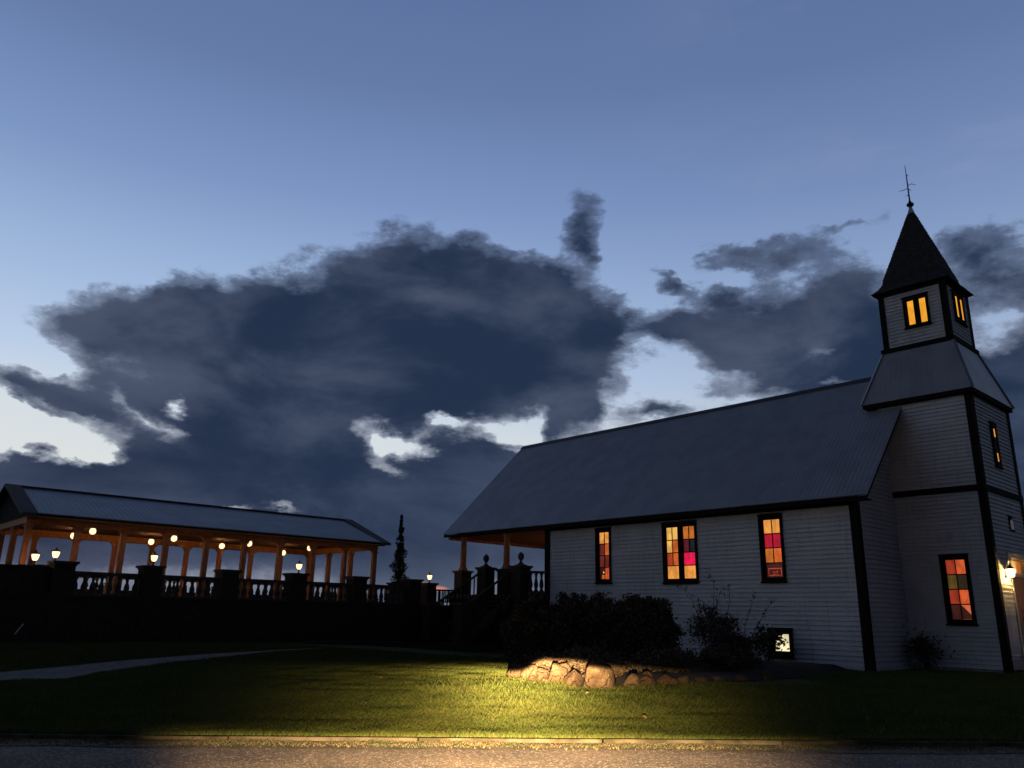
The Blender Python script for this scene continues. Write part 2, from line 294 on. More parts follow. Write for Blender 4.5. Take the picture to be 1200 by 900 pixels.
# ------------------------------------------------------------------ mesh helpers
class MB:
    def __init__(s): s.v = []; s.f = []
    def poly(s, vs, fs):
        o = len(s.v); s.v += [tuple(p) for p in vs]; s.f += [tuple(i+o for i in f) for f in fs]; return s
    def hexa(s, p):            # 8 corners: bottom 4 then top 4
        return s.poly(p, [(0,3,2,1),(4,5,6,7),(0,1,5,4),(1,2,6,5),(2,3,7,6),(3,0,4,7)])
    def box(s, x0, x1, y0, y1, z0, z1):
        return s.hexa([(x0,y0,z0),(x1,y0,z0),(x1,y1,z0),(x0,y1,z0),(x0,y0,z1),(x1,y0,z1),(x1,y1,z1),(x0,y1,z1)])
    def bar(s, a, b, w, h, upv=(0,0,1)):
        a = Vector(a); b = Vector(b); d = (b-a).normalized(); u = Vector(upv)
        sd = d.cross(u).normalized(); u = sd.cross(d)
        pts = []
        for p in (a, b):
            pts += [p-sd*w/2-u*h/2, p+sd*w/2-u*h/2, p+sd*w/2+u*h/2, p-sd*w/2+u*h/2]
        return s.hexa(pts)
    def tube(s, pts, rad, n=6):
        rings = []
        for i, p in enumerate(pts):
            p = Vector(p); a = Vector(pts[max(i-1,0)]); b = Vector(pts[min(i+1,len(pts)-1)])
            d = (b-a).normalized(); x = d.orthogonal().normalized(); y = d.cross(x)
            r = rad[i] if isinstance(rad, (list, tuple)) else rad
            rings.append([p + x*r*math.cos(6.2832*k/n) + y*r*math.sin(6.2832*k/n) for k in range(n)])
        o = len(s.v)
        for rg in rings: s.v += [tuple(q) for q in rg]
        for i in range(len(rings)-1):
            for k in range(n): s.f.append((o+i*n+k, o+i*n+(k+1)%n, o+(i+1)*n+(k+1)%n, o+(i+1)*n+k))
        s.f.append(tuple(o+k for k in range(n))[::-1]); s.f.append(tuple(o+(len(rings)-1)*n+k for k in range(n)))
        return s
    def lathe(s, prof, n=12, c=(0,0,0)):
        o = len(s.v)
        for r, z in prof:
            for k in range(n): s.v.append((c[0]+r*math.cos(6.2832*k/n), c[1]+r*math.sin(6.2832*k/n), c[2]+z))
        for i in range(len(prof)-1):
            for k in range(n): s.f.append((o+i*n+k, o+i*n+(k+1)%n, o+(i+1)*n+(k+1)%n, o+(i+1)*n+k))
        s.f.append(tuple(o+k for k in range(n))[::-1]); s.f.append(tuple(o+(len(prof)-1)*n+k for k in range(n)))
        return s
    def mesh(s, name, m):
        me = bpy.data.meshes.new(name); me.from_pydata(s.v, [], s.f); me.materials.append(m); me.validate(); return me
    def obj(s, name, m, parent=None, smooth=False, loc=None):
        me = s.mesh(name, m)
        if smooth: me.shade_smooth()
        return link(name, me, parent, loc)
def link(name, me, parent=None, loc=None):
    o = bpy.data.objects.new(name, me); COL.objects.link(o)
    if parent is not None:
        o.parent = parent
        pw = wloc(parent)
        o.location = -pw if loc is None else Vector(loc)
    elif loc is not None: o.location = loc
    return o
def wloc(o):
    p = Vector((0,0,0))
    while o is not None: p += o.location; o = o.parent
    return p
def thing(name, label, cat, loc=(0,0,0), group=None):
    o = bpy.data.objects.new(name, None); COL.objects.link(o); o.location = loc; o.empty_display_size = .2
    tag(o, label, cat, group); return o
def tag(o, label, cat, group=None):
    o['label'] = label; o['category'] = cat
    if group: o['group'] = group
    return o
def struct(o): o['kind'] = 'structure'; return o
def stuff(o): o['kind'] = 'stuff'; return o
def copy_tree(root, loc, label, group=None):
    r = root.copy(); COL.objects.link(r); r.location = loc; r['label'] = label
    for ch in list(root.children):
        c = ch.copy(); COL.objects.link(c); c.parent = r
        for gc in list(ch.children):
            d = gc.copy(); COL.objects.link(d); d.parent = c
    return r

def sst(a, b, v): t = min(1, max(0, (v-a)/(b-a))); return t*t*(3-2*t)
def hf(x, y):
    k = .627*x + .78*y
    z = .06 + .14*sst(11.3, 17, k) + .05*sst(17, 24, k) if k > 11.3 else (-.004 if k < 10.9 else 0)
    return z + .3*sst(19, 25, y)*(1-sst(15, 21, x))
KD = Vector((.78, -.627, 0)); KN = Vector((.627, .78, 0))      # along and across the kerb
def kp(s, k, z=0): v = KD*s + KN*k; return (v.x, v.y, z)

# ------------------------------------------------------------------ ground, road, kerb, path
mb = MB(); B = 3000
ks = [11.315, 11.6, 12, 13, 14, 15, 16, 17, 18.5, 20, 22, 24, 26, 28, 30, 34, 40, 60, 200, B]
ss_ = [-B, -300, -80, -40, -30] + [x*1.5 for x in range(-18, 19)] + [30, 40, 80, 300, B]
for k in ks:
    for s in ss_:
        p = kp(s, k); mb.v.append((p[0], p[1], hf(p[0], p[1]) if k > 11.32 else .05))
n = len(ss_)
for i in range(len(ks)-1):
    for j in range(n-1): mb.f.append((i*n+j, i*n+j+1, (i+1)*n+j+1, (i+1)*n+j))
lawn = struct(mb.obj('ground', turf, smooth=True))
# verge strip between kerb and road: rough weedy dirt
verge_m = mat('verge_dirt', (.06, .05, .025), (.13, .10, .065), 3.5, 1, bump=.8, bscale=30)
mb = MB(); N = 90
for i in range(N+1):
    s = -30 + 60*i/N; e = 10.70 + .05*math.sin(s*.9) + rng.uniform(-.04, .04)
    mb.v += [kp(s, e, .004), kp(s, 11.25, .012)]
    if i: mb.f.append((2*i-2, 2*i, 2*i+1, 2*i-1))
struct(mb.obj('verge', verge_m))
mb = MB(); mb.v = [kp(-B, -B, -.004), kp(B, -B, -.004), kp(B, 12.5, -.004), kp(-B, 12.5, -.004)]; mb.f = [(0,1,2,3)]
struct(mb.obj('road', roadm))
kerb = bpy.data.objects.new('kerb', None); COL.objects.link(kerb); struct(kerb)
s = -22.0
while s < 26:
    L = 2.4; z = .058 + rng.uniform(-.008, .006); a = rng.uniform(-.012, .012)
    m_ = MB(); pts = []
    for zz_, ins in ((-.05, 0), (z, .008)):
        for (ds, dk) in ((.012, 0+ins), (L-.012, 0+ins), (L-.012, .085-ins), (.012, .085-ins)):
            pts.append(kp(s+ds, 11.22+dk+a, zz_))
    m_.hexa(pts).obj('kerb_stone', concrete, kerb)
    s += L
# footpath to the terrace
top = [(3.27,19.92),(4.23,20.33),(5.42,20.84),(6.82,21.49),(9.22,22.28),(12.1,23.05),(13.76,23.44)]
bot = [(2.9,18.7),(3.91,18.65),(5.05,18.66),(6.1,19.86),(7.98,20.91),(11.96,22.78),(13.63,23.2)]
mb = MB(); pts = []
for i in range(len(top)-1):
    for t in np.linspace(0, 1, 8, endpoint=False):
        a = Vector(top[i]).lerp(Vector(top[i+1]), t); b = Vector(bot[i]).lerp(Vector(bot[i+1]), t)
        pts.append((a, b))
pts = [(Vector((-8, 18.0)), Vector((-8, 16.8))), (Vector((-3, 18.6)), Vector((-3, 17.3)))] + pts
for i, (a, b) in enumerate(pts):
    c = (a+b)/2
    for p in (a, c, b): mb.v.append((p.x, p.y, hf(p.x, p.y)+.02))
    if i:
        o = 3*i
        mb.f += [(o-3, o, o+1, o-2), (o-2, o+1, o+2, o-1)]
struct(mb.obj('path', pathm))
# planting bed behind the boulders
bed = [(13.3,14.6),(13.1,13.0),(12.75,11.6),(13.4,11.2),(15.3,11.05),(17,10.9),(18.6,10.7),(20.5,10.5),(23.55,11.2),(23.55,22.5),(19.5,20.6),(16.8,18.4),(14.6,15.6)]
mb = MB(); cx, cy = 18.2, 15.2
for f_ in (1.0, .93, .6, .3):
    for (x, y) in bed:
        X = cx+(x-cx)*f_; Y = cy+(y-cy)*f_; mb.v.append((X, Y, hf(X, Y)+(.015 if f_ == 1 else .16)))
mb.v.append((cx, cy, hf(cx, cy)+.18)); n = len(bed)
for r_ in range(3):
    for j in range(n): mb.f.append((r_*n+j, r_*n+(j+1)%n, (r_+1)*n+(j+1)%n, (r_+1)*n+j))
for j in range(n): mb.f.append((3*n+j, 3*n+(j+1)%n, 4*n))
struct(mb.obj('planting_bed', soil, smooth=True))

mb = MB(); tb_ = [(26.2,7.9),(26.4,7.3),(27.0,6.6),(28.4,6.0),(30.5,5.9),(31.5,7.9)]
mb.v = [(x, y, hf(x, y)+.03) for x, y in tb_]+[(28, 7.0, hf(28,7)+.10)]; mb.f = [(i, (i+1) % 6, 6) for i in range(6)]
struct(mb.obj('planting_bed', soil))
def inpoly(x, y, poly):
    c = np.zeros(x.shape, bool); n = len(poly)
    for i in range(n):
        x1, y1 = poly[i]; x2, y2 = poly[(i+1) % n]
        cond = ((y1 > y) != (y2 > y)) & (x < (x2-x1)*(y-y1)/(y2-y1+1e-12)+x1)
        c ^= cond
    return c
# grass blades
def tri_mesh(name, V, F, m):
    me = bpy.data.meshes.new(name); me.vertices.add(len(V)); me.vertices.foreach_set('co', V.astype(np.float32).ravel())
    k = F.shape[1]
    me.loops.add(F.size); me.loops.foreach_set('vertex_index', F.astype(np.int32).ravel())
    me.polygons.add(len(F)); me.polygons.foreach_set('loop_start', np.arange(0, F.size, k, dtype=np.int32))
    me.update(calc_edges=True); me.materials.append(m); return me
def grass(n, k0, k1, s0, s1, pw, h0, h1, name='grass', wid=.010):
    kk = k0 + (k1-k0)*rng.random(n)**pw; sv = rng.uniform(s0, s1, n)
    x = kk*.627 + sv*.78; y = kk*.78 - sv*.627
    ok = ~inpoly(x, y, bed) & ~((x > 23.4) & (y > 10.4)) & ~((x > 26.2) & (y > 7.8)) & ~inpoly(x, y, top+bot[::-1])
    ok &= (kk > 11.32) | (kk < 11.2); x, y, kk = x[ok], y[ok], kk[ok]; n = len(x)
    ta = np.clip((kk-11.3)/5.7, 0, 1); tb = np.clip((kk-17)/7, 0, 1); tc = np.clip((y-19)/6, 0, 1); td = np.clip((x-15)/6, 0, 1)
    s3 = lambda t: t*t*(3-2*t)
    z = np.where(kk > 11.3, .06+.14*s3(ta)+.05*s3(tb), 0) + .3*s3(tc)*(1-s3(td))
    cl = np.sin(x*3.1+np.sin(y*2.3)*1.7)*np.sin(y*2.7+np.cos(x*1.9))*.5+.5
    h = rng.uniform(h0, h1, n)*(.6+.7*cl); a = rng.uniform(0, 6.283, n); lean = rng.uniform(.2, .95, n)*h
    b = rng.uniform(0, 6.283, n); w = wid*(.6+.8*rng.random(n))
    V = np.zeros((n, 3, 3))
    V[:,0] = np.c_[x-w*np.cos(b), y-w*np.sin(b), z-.004]; V[:,1] = np.c_[x+w*np.cos(b), y+w*np.sin(b), z-.004]
    V[:,2] = np.c_[x+lean*np.cos(a), y+lean*np.sin(a), z+h]
    return stuff(link(name, tri_mesh(name, V.reshape(-1,3), np.arange(3*n).reshape(-1,3), blade)))
grass(330000, 11.33, 18.5, -9, 12, 1.25, .025, .07)
grass(190000, 18.5, 27, -14, 2.5, 1.0, .03, .08, wid=.014)
grass(50000, 12.5, 18.6, 12, 18, 1.0, .025, .07, wid=.011)
grass(60000, 18.4, 23.5, 8.5, 18, 1.0, .03, .08, wid=.012)
grass(7000, 13.5, 18.2, -.6, 7.8, 1, .06, .15, 'tall_grass', .008)
o = grass(24000, 10.72, 11.22, -12, 14, .45, .012, .045, 'weeds', .009)
o.data.materials[0] = mat('dry_weeds', (.045, .055, .018), (.09, .072, .035), 3, .9)

# ------------------------------------------------------------------ helper for walls
class Face:
    def __init__(s, org, t, n): s.o = Vector(org); s.t = Vector(t); s.n = Vector(n)
    def p(s, u, z, d): q = s.o + s.t*u + s.n*d; return (q.x, q.y, z)
    def box(s, mb, u0, u1, z0, z1, d0, d1):
        return mb.hexa([s.p(u0,z0,d0), s.p(u1,z0,d0), s.p(u1,z0,d1), s.p(u0,z0,d1), s.p(u0,z1,d0), s.p(u1,z1,d0), s.p(u1,z1,d1), s.p(u0,z1,d1)])
def clapboards(parent, fc, u0, u1, z0, z1, holes=(), expo=.137, lim=None, name='clapboard'):
    z = z0
    while z < z1-.03:
        zt = min(z+expo+.012, z1+.02)
        segs = [(u0, u1)]
        for (a, b, c, d) in holes:
            if c < z+expo*.8 and d > z+expo*.2:
                ns = []
                for (p, q) in segs:
                    if b <= p or a >= q: ns.append((p, q)); continue
                    if a > p: ns.append((p, a))
                    if b < q: ns.append((b, q))
                segs = ns
        for (p, q) in segs:
            j = rng.uniform(-.0035, .0035); e = rng.uniform(-.003, .004)
            pb, qb, pt, qt = p, q, p, q
            if lim:
                l0, h0 = lim(z); l1, h1 = lim(zt)
                pb, qb, pt, qt = max(p, l0), min(q, h0), max(p, l1), min(q, h1)
                if qt-pt < .05: qt = pt = (qt+pt)/2; qt += .02
                if qb-pb < .06: continue
            m_ = MB(); zb = z+j; zt_ = zt+j
            cuts = [0.0]; Lr = qb-pb                       # butt joints between lengths of board
            while not lim and (1-cuts[-1])*Lr > 3.2: cuts.append(cuts[-1]+rng.uniform(1.3, 3.0)/Lr)
            cuts.append(1.0)
            for c0, c1 in zip(cuts[:-1], cuts[1:]):
                w0, w1, w2, w3_ = pb+Lr*c0, pb+Lr*c1, pt+(qt-pt)*c0, pt+(qt-pt)*c1
                gp = .003; o_ = rng.uniform(-.004, .004); t0, t1 = rng.uniform(-.003, .003, 2)
                m_.hexa([fc.p(w0+gp,zb+t0,-.03), fc.p(w1-gp,zb+t1,-.03), fc.p(w1-gp,zb+t1,.040+e+o_), fc.p(w0+gp,zb+t0,.040+e+o_),
                         fc.p(w2+gp,zt_,-.03), fc.p(w3_-gp,zt_,-.03), fc.p(w3_-gp,zt_,.004), fc.p(w2+gp,zt_,.004)])
            m_.obj(name, siding, parent)
        z += expo
def joined_siding(parent, fc, u0, u1, z0, z1, expo=.137, lim=None):
    m_ = MB(); z = z0
    while z < z1-.03:
        zt = min(z+expo+.012, z1+.02); pb, qb, pt, qt = u0, u1, u0, u1
        if lim:
            l0, h0 = lim(z); l1, h1 = lim(zt); pb, qb, pt, qt = max(u0,l0), min(u1,h0), max(u0,l1), min(u1,h1)
            if qt-pt < .05: qt = pt+.02
        if qb-pb > .06:
            m_.hexa([fc.p(pb,z,-.03), fc.p(qb,z,-.03), fc.p(qb,z,.040), fc.p(pb,z,.040), fc.p(pt,zt,-.03), fc.p(qt,zt,-.03), fc.p(qt,zt,.004), fc.p(pt,zt,.004)])
        z += expo
    return stuff(m_.obj('clapboards', siding, parent))

def window(parent, fc, u0, u1, z0, z1, sashes, rows, name='window', cw=.085, label=None, side=1, frame=.05, out=0):
    """casing is the window itself; panes and bars are its pieces. sashes: list of grids of pane materials [row][col], top row first.
    side=-1 when the photograph's left is at larger u"""
    m_ = MB()
    fc.box(m_, u0, u1, z1-cw, z1, -.11, .072); fc.box(m_, u0, u1, z0, z0+cw, -.11, .070)
    fc.box(m_, u0, u0+cw, z0+cw, z1-cw, -.11, .068); fc.box(m_, u1-cw, u1, z0+cw, z1-cw, -.11, .068)
    fc.box(m_, u0-.03, u1+.03, z0-.045, z0, -.02, .10)
    fc.box(m_, u0-.03, u1+.03, z1, z1+.03, -.02, .088)
    ns = len(sashes); W_ = u1-u0-2*cw; mull = .12 if ns > 1 else 0
    sw = (W_-mull*(ns-1))/ns
    for i in range(1, ns):
        a = u0+cw+sw*i+mull*(i-1); fc.box(m_, a, a+mull, z0+cw, z1-cw, -.11, .03)
    wo = m_.obj(name, darktrim, parent)
    if label: wo['label'] = label
    order = sashes if side > 0 else sashes[::-1]
    for i, grid in enumerate(order):
        a = u0+cw+(sw+mull)*i; b = a+sw; c, d = z0+cw, z1-cw
        fm = MB(); fr = frame
        fc.box(fm, a, a+fr, c, d, -.08+out, -.015+out); fc.box(fm, b-fr, b, c, d, -.08+out, -.015+out)
        fc.box(fm, a+fr, b-fr, c, c+fr, -.08+out, -.016+out); fc.box(fm, a+fr, b-fr, d-fr, d, -.08+out, -.016+out)
        fm.obj('sash', darktrim, wo)
        a += fr; b -= fr; c += fr; d -= fr
        hs = rows if rows else [1]*len(grid); tot = sum(hs); z = d; mu = MB()
        for r_, row in enumerate(grid):
            h = (d-c)*hs[r_]/tot; z2 = z-h
            if r_: fc.box(mu, a, b, z-.016, z+.016, -.07+out, -.025+out)
            cells = row if side > 0 else row[::-1]; nc = len(cells); w = (b-a)/nc
            for q, pm in enumerate(cells):
                if pm is not None:
                    pmx = MB(); fc.box(pmx, a+w*q+.002, a+w*(q+1)-.002, z2+.002, z-.002, -.062+out, -.052+out); pmx.obj('pane', pm, wo)
                if q: fc.box(mu, a+w*q-.012, a+w*q+.012, z2+.012, z-.012, -.068+out, -.028+out)
            z = z2
        if mu.v: mu.obj('muntin', darktrim, wo)
    return wo
L_ = lin
PR2 = pane_mat('glass_deep_red_orange', L_(160,52,26)); PO2 = pane_mat('glass_deep_orange', L_(228,96,44))
PY = pane_mat('glass_yellow', L_(255,196,96)); PL = pane_mat('glass_light_orange', L_(255,166,72)); PO = pane_mat('glass_orange', L_(224,104,34))
PR = pane_mat('glass_red_orange', L_(196,70,36)); PB = pane_mat('glass_brown_red', L_(104,34,26)); PC = pane_mat('glass_crimson', L_(180,8,44))
PP = pane_mat('glass_bright_crimson', L_(255,14,84)); PD = pane_mat('glass_dark', L_(8,14,14)); PK = pane_mat('glass_dim_brown', L_(66,22,14), dark=.35)
PG = pane_mat('glass_olive', L_(92,72,22)); PG2 = pane_mat('glass_dark_olive', L_(46,34,14)); PW = pane_mat('glass_white_lit', L_(255,240,190), 1.25)
PA = pane_mat('glass_amber', L_(255,172,42), 1.0, .8); PM = pane_mat('glass_maroon', L_(92,10,30)); PS = pane_mat('glass_salmon', L_(236,112,72))
PBR = pane_mat('glass_orange_brown', L_(205,110,34))

# ================================================================== CHURCH
GZ = .25
X0, Y0, Y1 = 23.6, 10.6, 23.5                       # long wall plane, gable wall, far end wall
XC, ZR, ZE = 28.1, 10.0, 5.13                       # ridge
SL = (ZR-ZE)/(XC-23.1)                               # roof slope
XF = 2*XC-X0
church = thing('church', 'white clapboard church with a square steeple, dark trim and lit stained-glass windows', 'church', (X0, Y0, GZ))
zr = lambda x: ZR - abs(x-XC)*SL                     # roof top surface height
# wall cores
WT = 5.35
core = MB(); core.box(X0+.12, XF-.12, Y0+.12, Y1-.12, 0, 5.0); wall = core.obj('nave_wall', siding, church)
gb = MB()
for (ya, yb) in ((Y0+.12, Y0+.3), (Y1-.3, Y1-.12)):
    gb.poly([(X0+.12,ya,5.0),(XF-.12,ya,5.0),(XC,ya,zr(XC)-.25),(X0+.12,yb,5.0),(XF-.12,yb,5.0),(XC,yb,zr(XC)-.25)], [(0,1,2),(3,5,4),(0,3,4,1),(1,4,5,2),(2,5,3,0)])
gb.obj('gable_wall', siding, church)
fl = Face((X0,0,0), (0,1,0), (-1,0,0))
# windows of the long wall: (u0,u1,z0,z1)
w3 = (12.96, 13.80, 2.75, 4.82); w2 = (16.18, 17.64, 2.78, 4.82); w1 = (20.03, 20.80, 2.82, 4.84); wb = (12.90, 13.70, .52, 1.34)
hole = [tuple((a+.02, b-.02, c+.02, d-.02)) for (a, b, c, d) in (w1, w2, w3, wb)]
clapboards(wall, fl, Y0+.16, Y1-.22, GZ+.12, 5.12, hole)
window(church, fl, *w1, [[[PL,PL],[PB,PO],[PB,PB],[PK,PR]]], None, label='narrow window with orange panes over brown-red panes', side=-1)
window(church, fl, *w2, [[[PY,PY],[PY,PO],[PR,PO],[PL]], [[PBR,PBR],[PM,PD],[PP],[PL]]], None, label='double window with a bright crimson pane on the right', side=-1)
window(church, fl, *w3, [[[PL,PL],[PC,PC],[PBR,PO],[PK]]], [1,1,1.05,1], label='narrow window with a band of two crimson panes', side=-1)
window(church, fl, *wb, [[[PW]]], None, label='small basement window with white light behind the plants', side=-1, frame=.075, cw=.085)
# glowing shapes set on the w1/w3 lower panes: a strip, a spot and bars
ch = MB()
fl.box(ch, 20.24, 20.56, 2.98, 3.12, -.051, -.046); ch.obj('pane_glow_strip', PO, church)
glowspot = MB(); glowspot.lathe([(.0,-.03),(.03,0),(0,.03)], 8, (X0+.045, 20.47, 3.21)); glowspot.obj('pane_glow_spot', PW, church)
pf = MB()
for (a, b, c, d) in ((13.15,13.60,3.14,3.17),(13.15,13.60,2.93,2.95),(13.15,13.17,2.95,3.14),(13.58,13.60,2.95,3.14),(13.30,13.44,3.03,3.055),(13.28,13.31,3.03,3.10),(13.25,13.46,2.965,2.985)):
    fl.box(pf, a, b, c, d, -.051, -.045)
pf.obj('pane_glow_bars', PR, church)
# gable wall right of the corner (faces the road), clipped by the roof slope
fg = Face((0,Y0,0), (1,0,0), (0,-1,0))
gl = lambda z: (max(X0, XC-(ZR-.22-z)/SL), 2*XC-max(X0, XC-(ZR-.22-z)/SL))
clapboards(wall, fg, X0+.16, 26.42, GZ+.12, 8.3, (), lim=lambda z: (gl(z)[0], 99))
joined_siding(wall, fg, 29.78, XF-.05, GZ+.12, 9.0, lim=lambda z: (-99, gl(z)[1]))
fr_ = Face((XF,0,0), (0,1,0), (1,0,0)); joined_siding(wall, fr_, Y0+.16, Y1-.2, GZ+.12, 5.1)
fb = Face((0,Y1,0), (1,0,0), (0,1,0)); joined_siding(wall, fb, X0+.16, XF-.16, GZ+.12, 9.4, lim=gl)
# corner boards, frieze, skirting
tb = MB(); tb.box(X0-.06, X0+.17, Y0-.062, Y0+.17, GZ-.05, 5.0); tb.obj('corner_board', darktrim, church)
tb = MB(); tb.box(X0-.06, X0+.2, Y1-.24, Y1+.04, GZ-.05, 5.0); tb.obj('corner_board', darktrim, church)
for yy in (Y0, Y1): tb = MB(); tb.box(XF-.17, XF+.04, yy-.1, yy+.1, GZ-.05, 5.0); tb.obj('corner_board', darktrim, church)
fz = MB(); fl.box(fz, Y0+.18, Y1-.25, 4.92, 5.13, -.1, .055); fz.obj('frieze_board', darktrim, church)
wt = MB(); fl.box(wt, Y0+.17, Y1-.24, GZ-.05, GZ+.13, -.1, .045); wt.obj('water_table', siding, church)
wt = MB(); fg.box(wt, X0+.17, 26.4, GZ-.05, GZ+.13, -.1, .045); wt.obj('water_table', siding, church)
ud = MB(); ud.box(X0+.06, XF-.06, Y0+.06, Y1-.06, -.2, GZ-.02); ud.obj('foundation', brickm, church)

# roof: ribbed metal panels
YR0, YR1 = 10.0, 29.75
def ribbed(parent, A, B_, C_, D_, width, pitch, m, name='roof_panel', rib=.022, thick=.03, flat=.035):
    """quad A(bottom-left) B(bottom-right) C(top-right) D(top-left) cut into panels, each with raised ribs that run up the slope"""
    A, B_, C_, D_ = map(Vector, (A, B_, C_, D_))
    nrm = (B_-A).cross(D_-A).normalized()
    if nrm.z < 0: nrm = -nrm
    e = (B_-A).normalized(); Lb = (B_-A).length
    sA, sB, sD, sC = 0, Lb, (D_-A).dot(e), (C_-A).dot(e)
    upd = (D_-A) - e*sD; H = upd.length; upd.normalize()
    def rng_at(s_):                                   # extent up the slope at coordinate s_
        lo, hi = 0, H
        if sD > 0 and s_ < sD: hi = min(hi, H*s_/sD)
        if sC < Lb and s_ > sC: hi = min(hi, H*(Lb-s_)/(Lb-sC))
        return lo, max(hi, .001)
    npan = max(1, round(Lb/width))
    for i in range(npan):
        s0, s1 = Lb*i/npan, Lb*(i+1)/npan
        cuts = sorted({s0, s1, *[c for c in (sD, sC) if s0 < c < s1]})
        prof = []
        nr = max(1, round((s1-s0)/pitch)); pw = (s1-s0)/nr
        for r_ in range(nr):
            b = s0+pw*r_
            prof += [(b, 0), (b+pw*.5-flat, 0), (b+pw*.5-flat*.5, rib), (b+pw*.5+flat*.5, rib), (b+pw*.5+flat, 0)]
        prof += [(s1, 0)] + [(c, 0) for c in cuts[1:-1]]
        prof = sorted(prof); m_ = MB(); jit = rng.uniform(0, .004)
        for (s_, h) in prof:
            lo, hi = rng_at(s_)
            for q in (lo, hi): m_.v.append(tuple(A+e*s_+upd*q+nrm*(h+jit)))
            for q in (hi, lo): m_.v.append(tuple(A+e*s_+upd*q-nrm*thick))
        k = len(prof)
        for j in range(k-1):
            o = 4*j; m_.f += [(o, o+4, o+5, o+1), (o+2, o+6, o+7, o+3), (o, o+3, o+7, o+4), (o+1, o+5, o+6, o+2)]
        m_.f += [(0,1,2,3), (4*k-4, 4*k-1, 4*k-2, 4*k-3)]
        m_.obj(name, m, parent)
rb = MB(); xe = 23.1
rb.poly([(xe+.08,YR0+.06,zr(xe+.08)-.09),(XC,YR0+.06,ZR-.09),(2*XC-xe-.08,YR0+.06,zr(xe+.08)-.09),(xe+.08,YR1-.06,zr(xe+.08)-.09),(XC,YR1-.06,ZR-.09),(2*XC-xe-.08,YR1-.06,zr(xe+.08)-.09),
         (xe+.08,YR0+.06,zr(xe+.08)-.05),(XC,YR0+.06,ZR-.05),(2*XC-xe-.08,YR0+.06,zr(xe+.08)-.05),(xe+.08,YR1-.06,zr(xe+.08)-.05),(XC,YR1-.06,ZR-.05),(2*XC-xe-.08,YR1-.06,zr(xe+.08)-.05)],
        [(0,1,4,3),(1,2,5,4),(6,9,10,7),(7,10,11,8),(0,3,9,6),(2,8,11,5)])
roof = rb.obj('roof', darktrim, church)
ribbed(roof, (xe,YR1,ZE), (xe,YR0,ZE), (XC,YR0,ZR), (XC,YR1,ZR), .9, .15, metalroof, rib=.006, flat=.022)
ribbed(roof, (2*XC-xe,YR0,ZE), (2*XC-xe,YR1,ZE), (XC,YR1,ZR), (XC,YR0,ZR), .9, .15, metalroof, rib=.006, flat=.022)
rc = MB()
for sg in (-1, 1):
    rc.hexa([(XC,YR0,ZR+.03),(XC,YR1,ZR+.03),(XC+sg*.16,YR1,ZR+.03-.16*SL),(XC+sg*.16,YR0,ZR+.03-.16*SL),(XC,YR0,ZR+.05),(XC,YR1,ZR+.05),(XC+sg*.16,YR1,ZR+.05-.16*SL),(XC+sg*.16,YR0,ZR+.05-.16*SL)])
rc.obj('ridge_cap', flash, roof)
fb_ = MB(); fb_.box(xe+.04, xe+.075, YR0+.03, YR1-.03, ZE-.15, ZE-.035); fb_.obj('eave_fascia', darktrim, roof)
for yy in (YR0+.02, YR1-.055):
    rk = MB()
    for sg in (-1, 1):
        xa = XC+sg*(XC-xe-.04)
        rk.hexa([(xa,yy,ZE-.13),(xa,yy+.035,ZE-.13),(XC,yy+.035,ZR-.15),(XC,yy,ZR-.15),(xa,yy,ZE-.03),(xa,yy+.035,ZE-.03),(XC,yy+.035,ZR-.032),(XC,yy,ZR-.032)])
    rk.obj('rake_board', darktrim, roof)
sf = MB(); sf.box(xe+.08, X0-.05, YR0+.06, Y1, 5.0, 5.03); sf.obj('soffit', darktrim, roof)

# tower
TX0, TX1, TY0, TY1, TZ = 26.4, 29.8, 7.95, 11.05, 8.5
tw = MB(); tw.box(TX0+.12, TX1-.12, TY0+.12, TY1-.12, 0, TZ); tower = tw.obj('tower_wall', siding, church)
ft = Face((TX0,0,0), (0,1,0), (-1,0,0)); ff = Face((0,TY0,0), (1,0,0), (0,-1,0))
wt1 = (8.62, 9.43, 1.57, 3.56)
clapboards(tower, ft, TY0+.14, Y0+.1, GZ+.1, 5.42, [(wt1[0]+.02, wt1[1]-.02, wt1[2]+.02, wt1[3]-.02)], .125)
clapboards(tower, ft, TY0+.14, 10.75, 5.6, 8.38, (), .125)
D0, D1 = 27.72, 29.02                                # door opening (x)
wf = (27.72, 28.28, 6.32, 7.72)
clapboards(tower, ff, TX0+.14, TX1-.1, GZ+.1, 5.42, [(D0-.12, D1+.12, 0, 3.62), (28.18, 28.66, 4.33, 4.80)], .125)
clapboards(tower, ff, TX0+.14, TX1-.1, 5.6, 8.38, [(wf[0]+.02, wf[1]-.02, wf[2]+.02, wf[3]-.02)], .125)
ftr = Face((TX1,0,0), (0,1,0), (1,0,0)); joined_siding(tower, ftr, TY0+.1, TY1, GZ+.1, 8.38, .125)
window(church, ft, *wt1, [[[PR2,PO2],[PG,PG2],[PR2,PO2],[PK,PS]]], None, label='tower window with orange panes and one olive row', side=-1)
# the diagonal shade across the lowest panes is painted as a dim overlay
dg = MB(); dq = [(9.29,2.125), (9.29,1.71), (8.76,1.71), (8.76,1.84), (9.02,2.125)]
dg.v = [ft.p(u,z,-.051) for u, z in dq]+[ft.p(u,z,-.046) for u, z in dq]; dg.f = [(0,1,2,3,4),(9,8,7,6,5)]+[(i,(i+1)%5,5+(i+1)%5,5+i) for i in range(5)]; dg.obj('pane_shade_overlay', PK, church)
window(church, ff, *wf, [[[PL],[PK],[PD],[PK],[PL]]], [1.3,.4,1.2,.4,1.3], label='narrow upper window on the tower front, lit at top and bottom', side=1, cw=.12, frame=.04, out=.10)
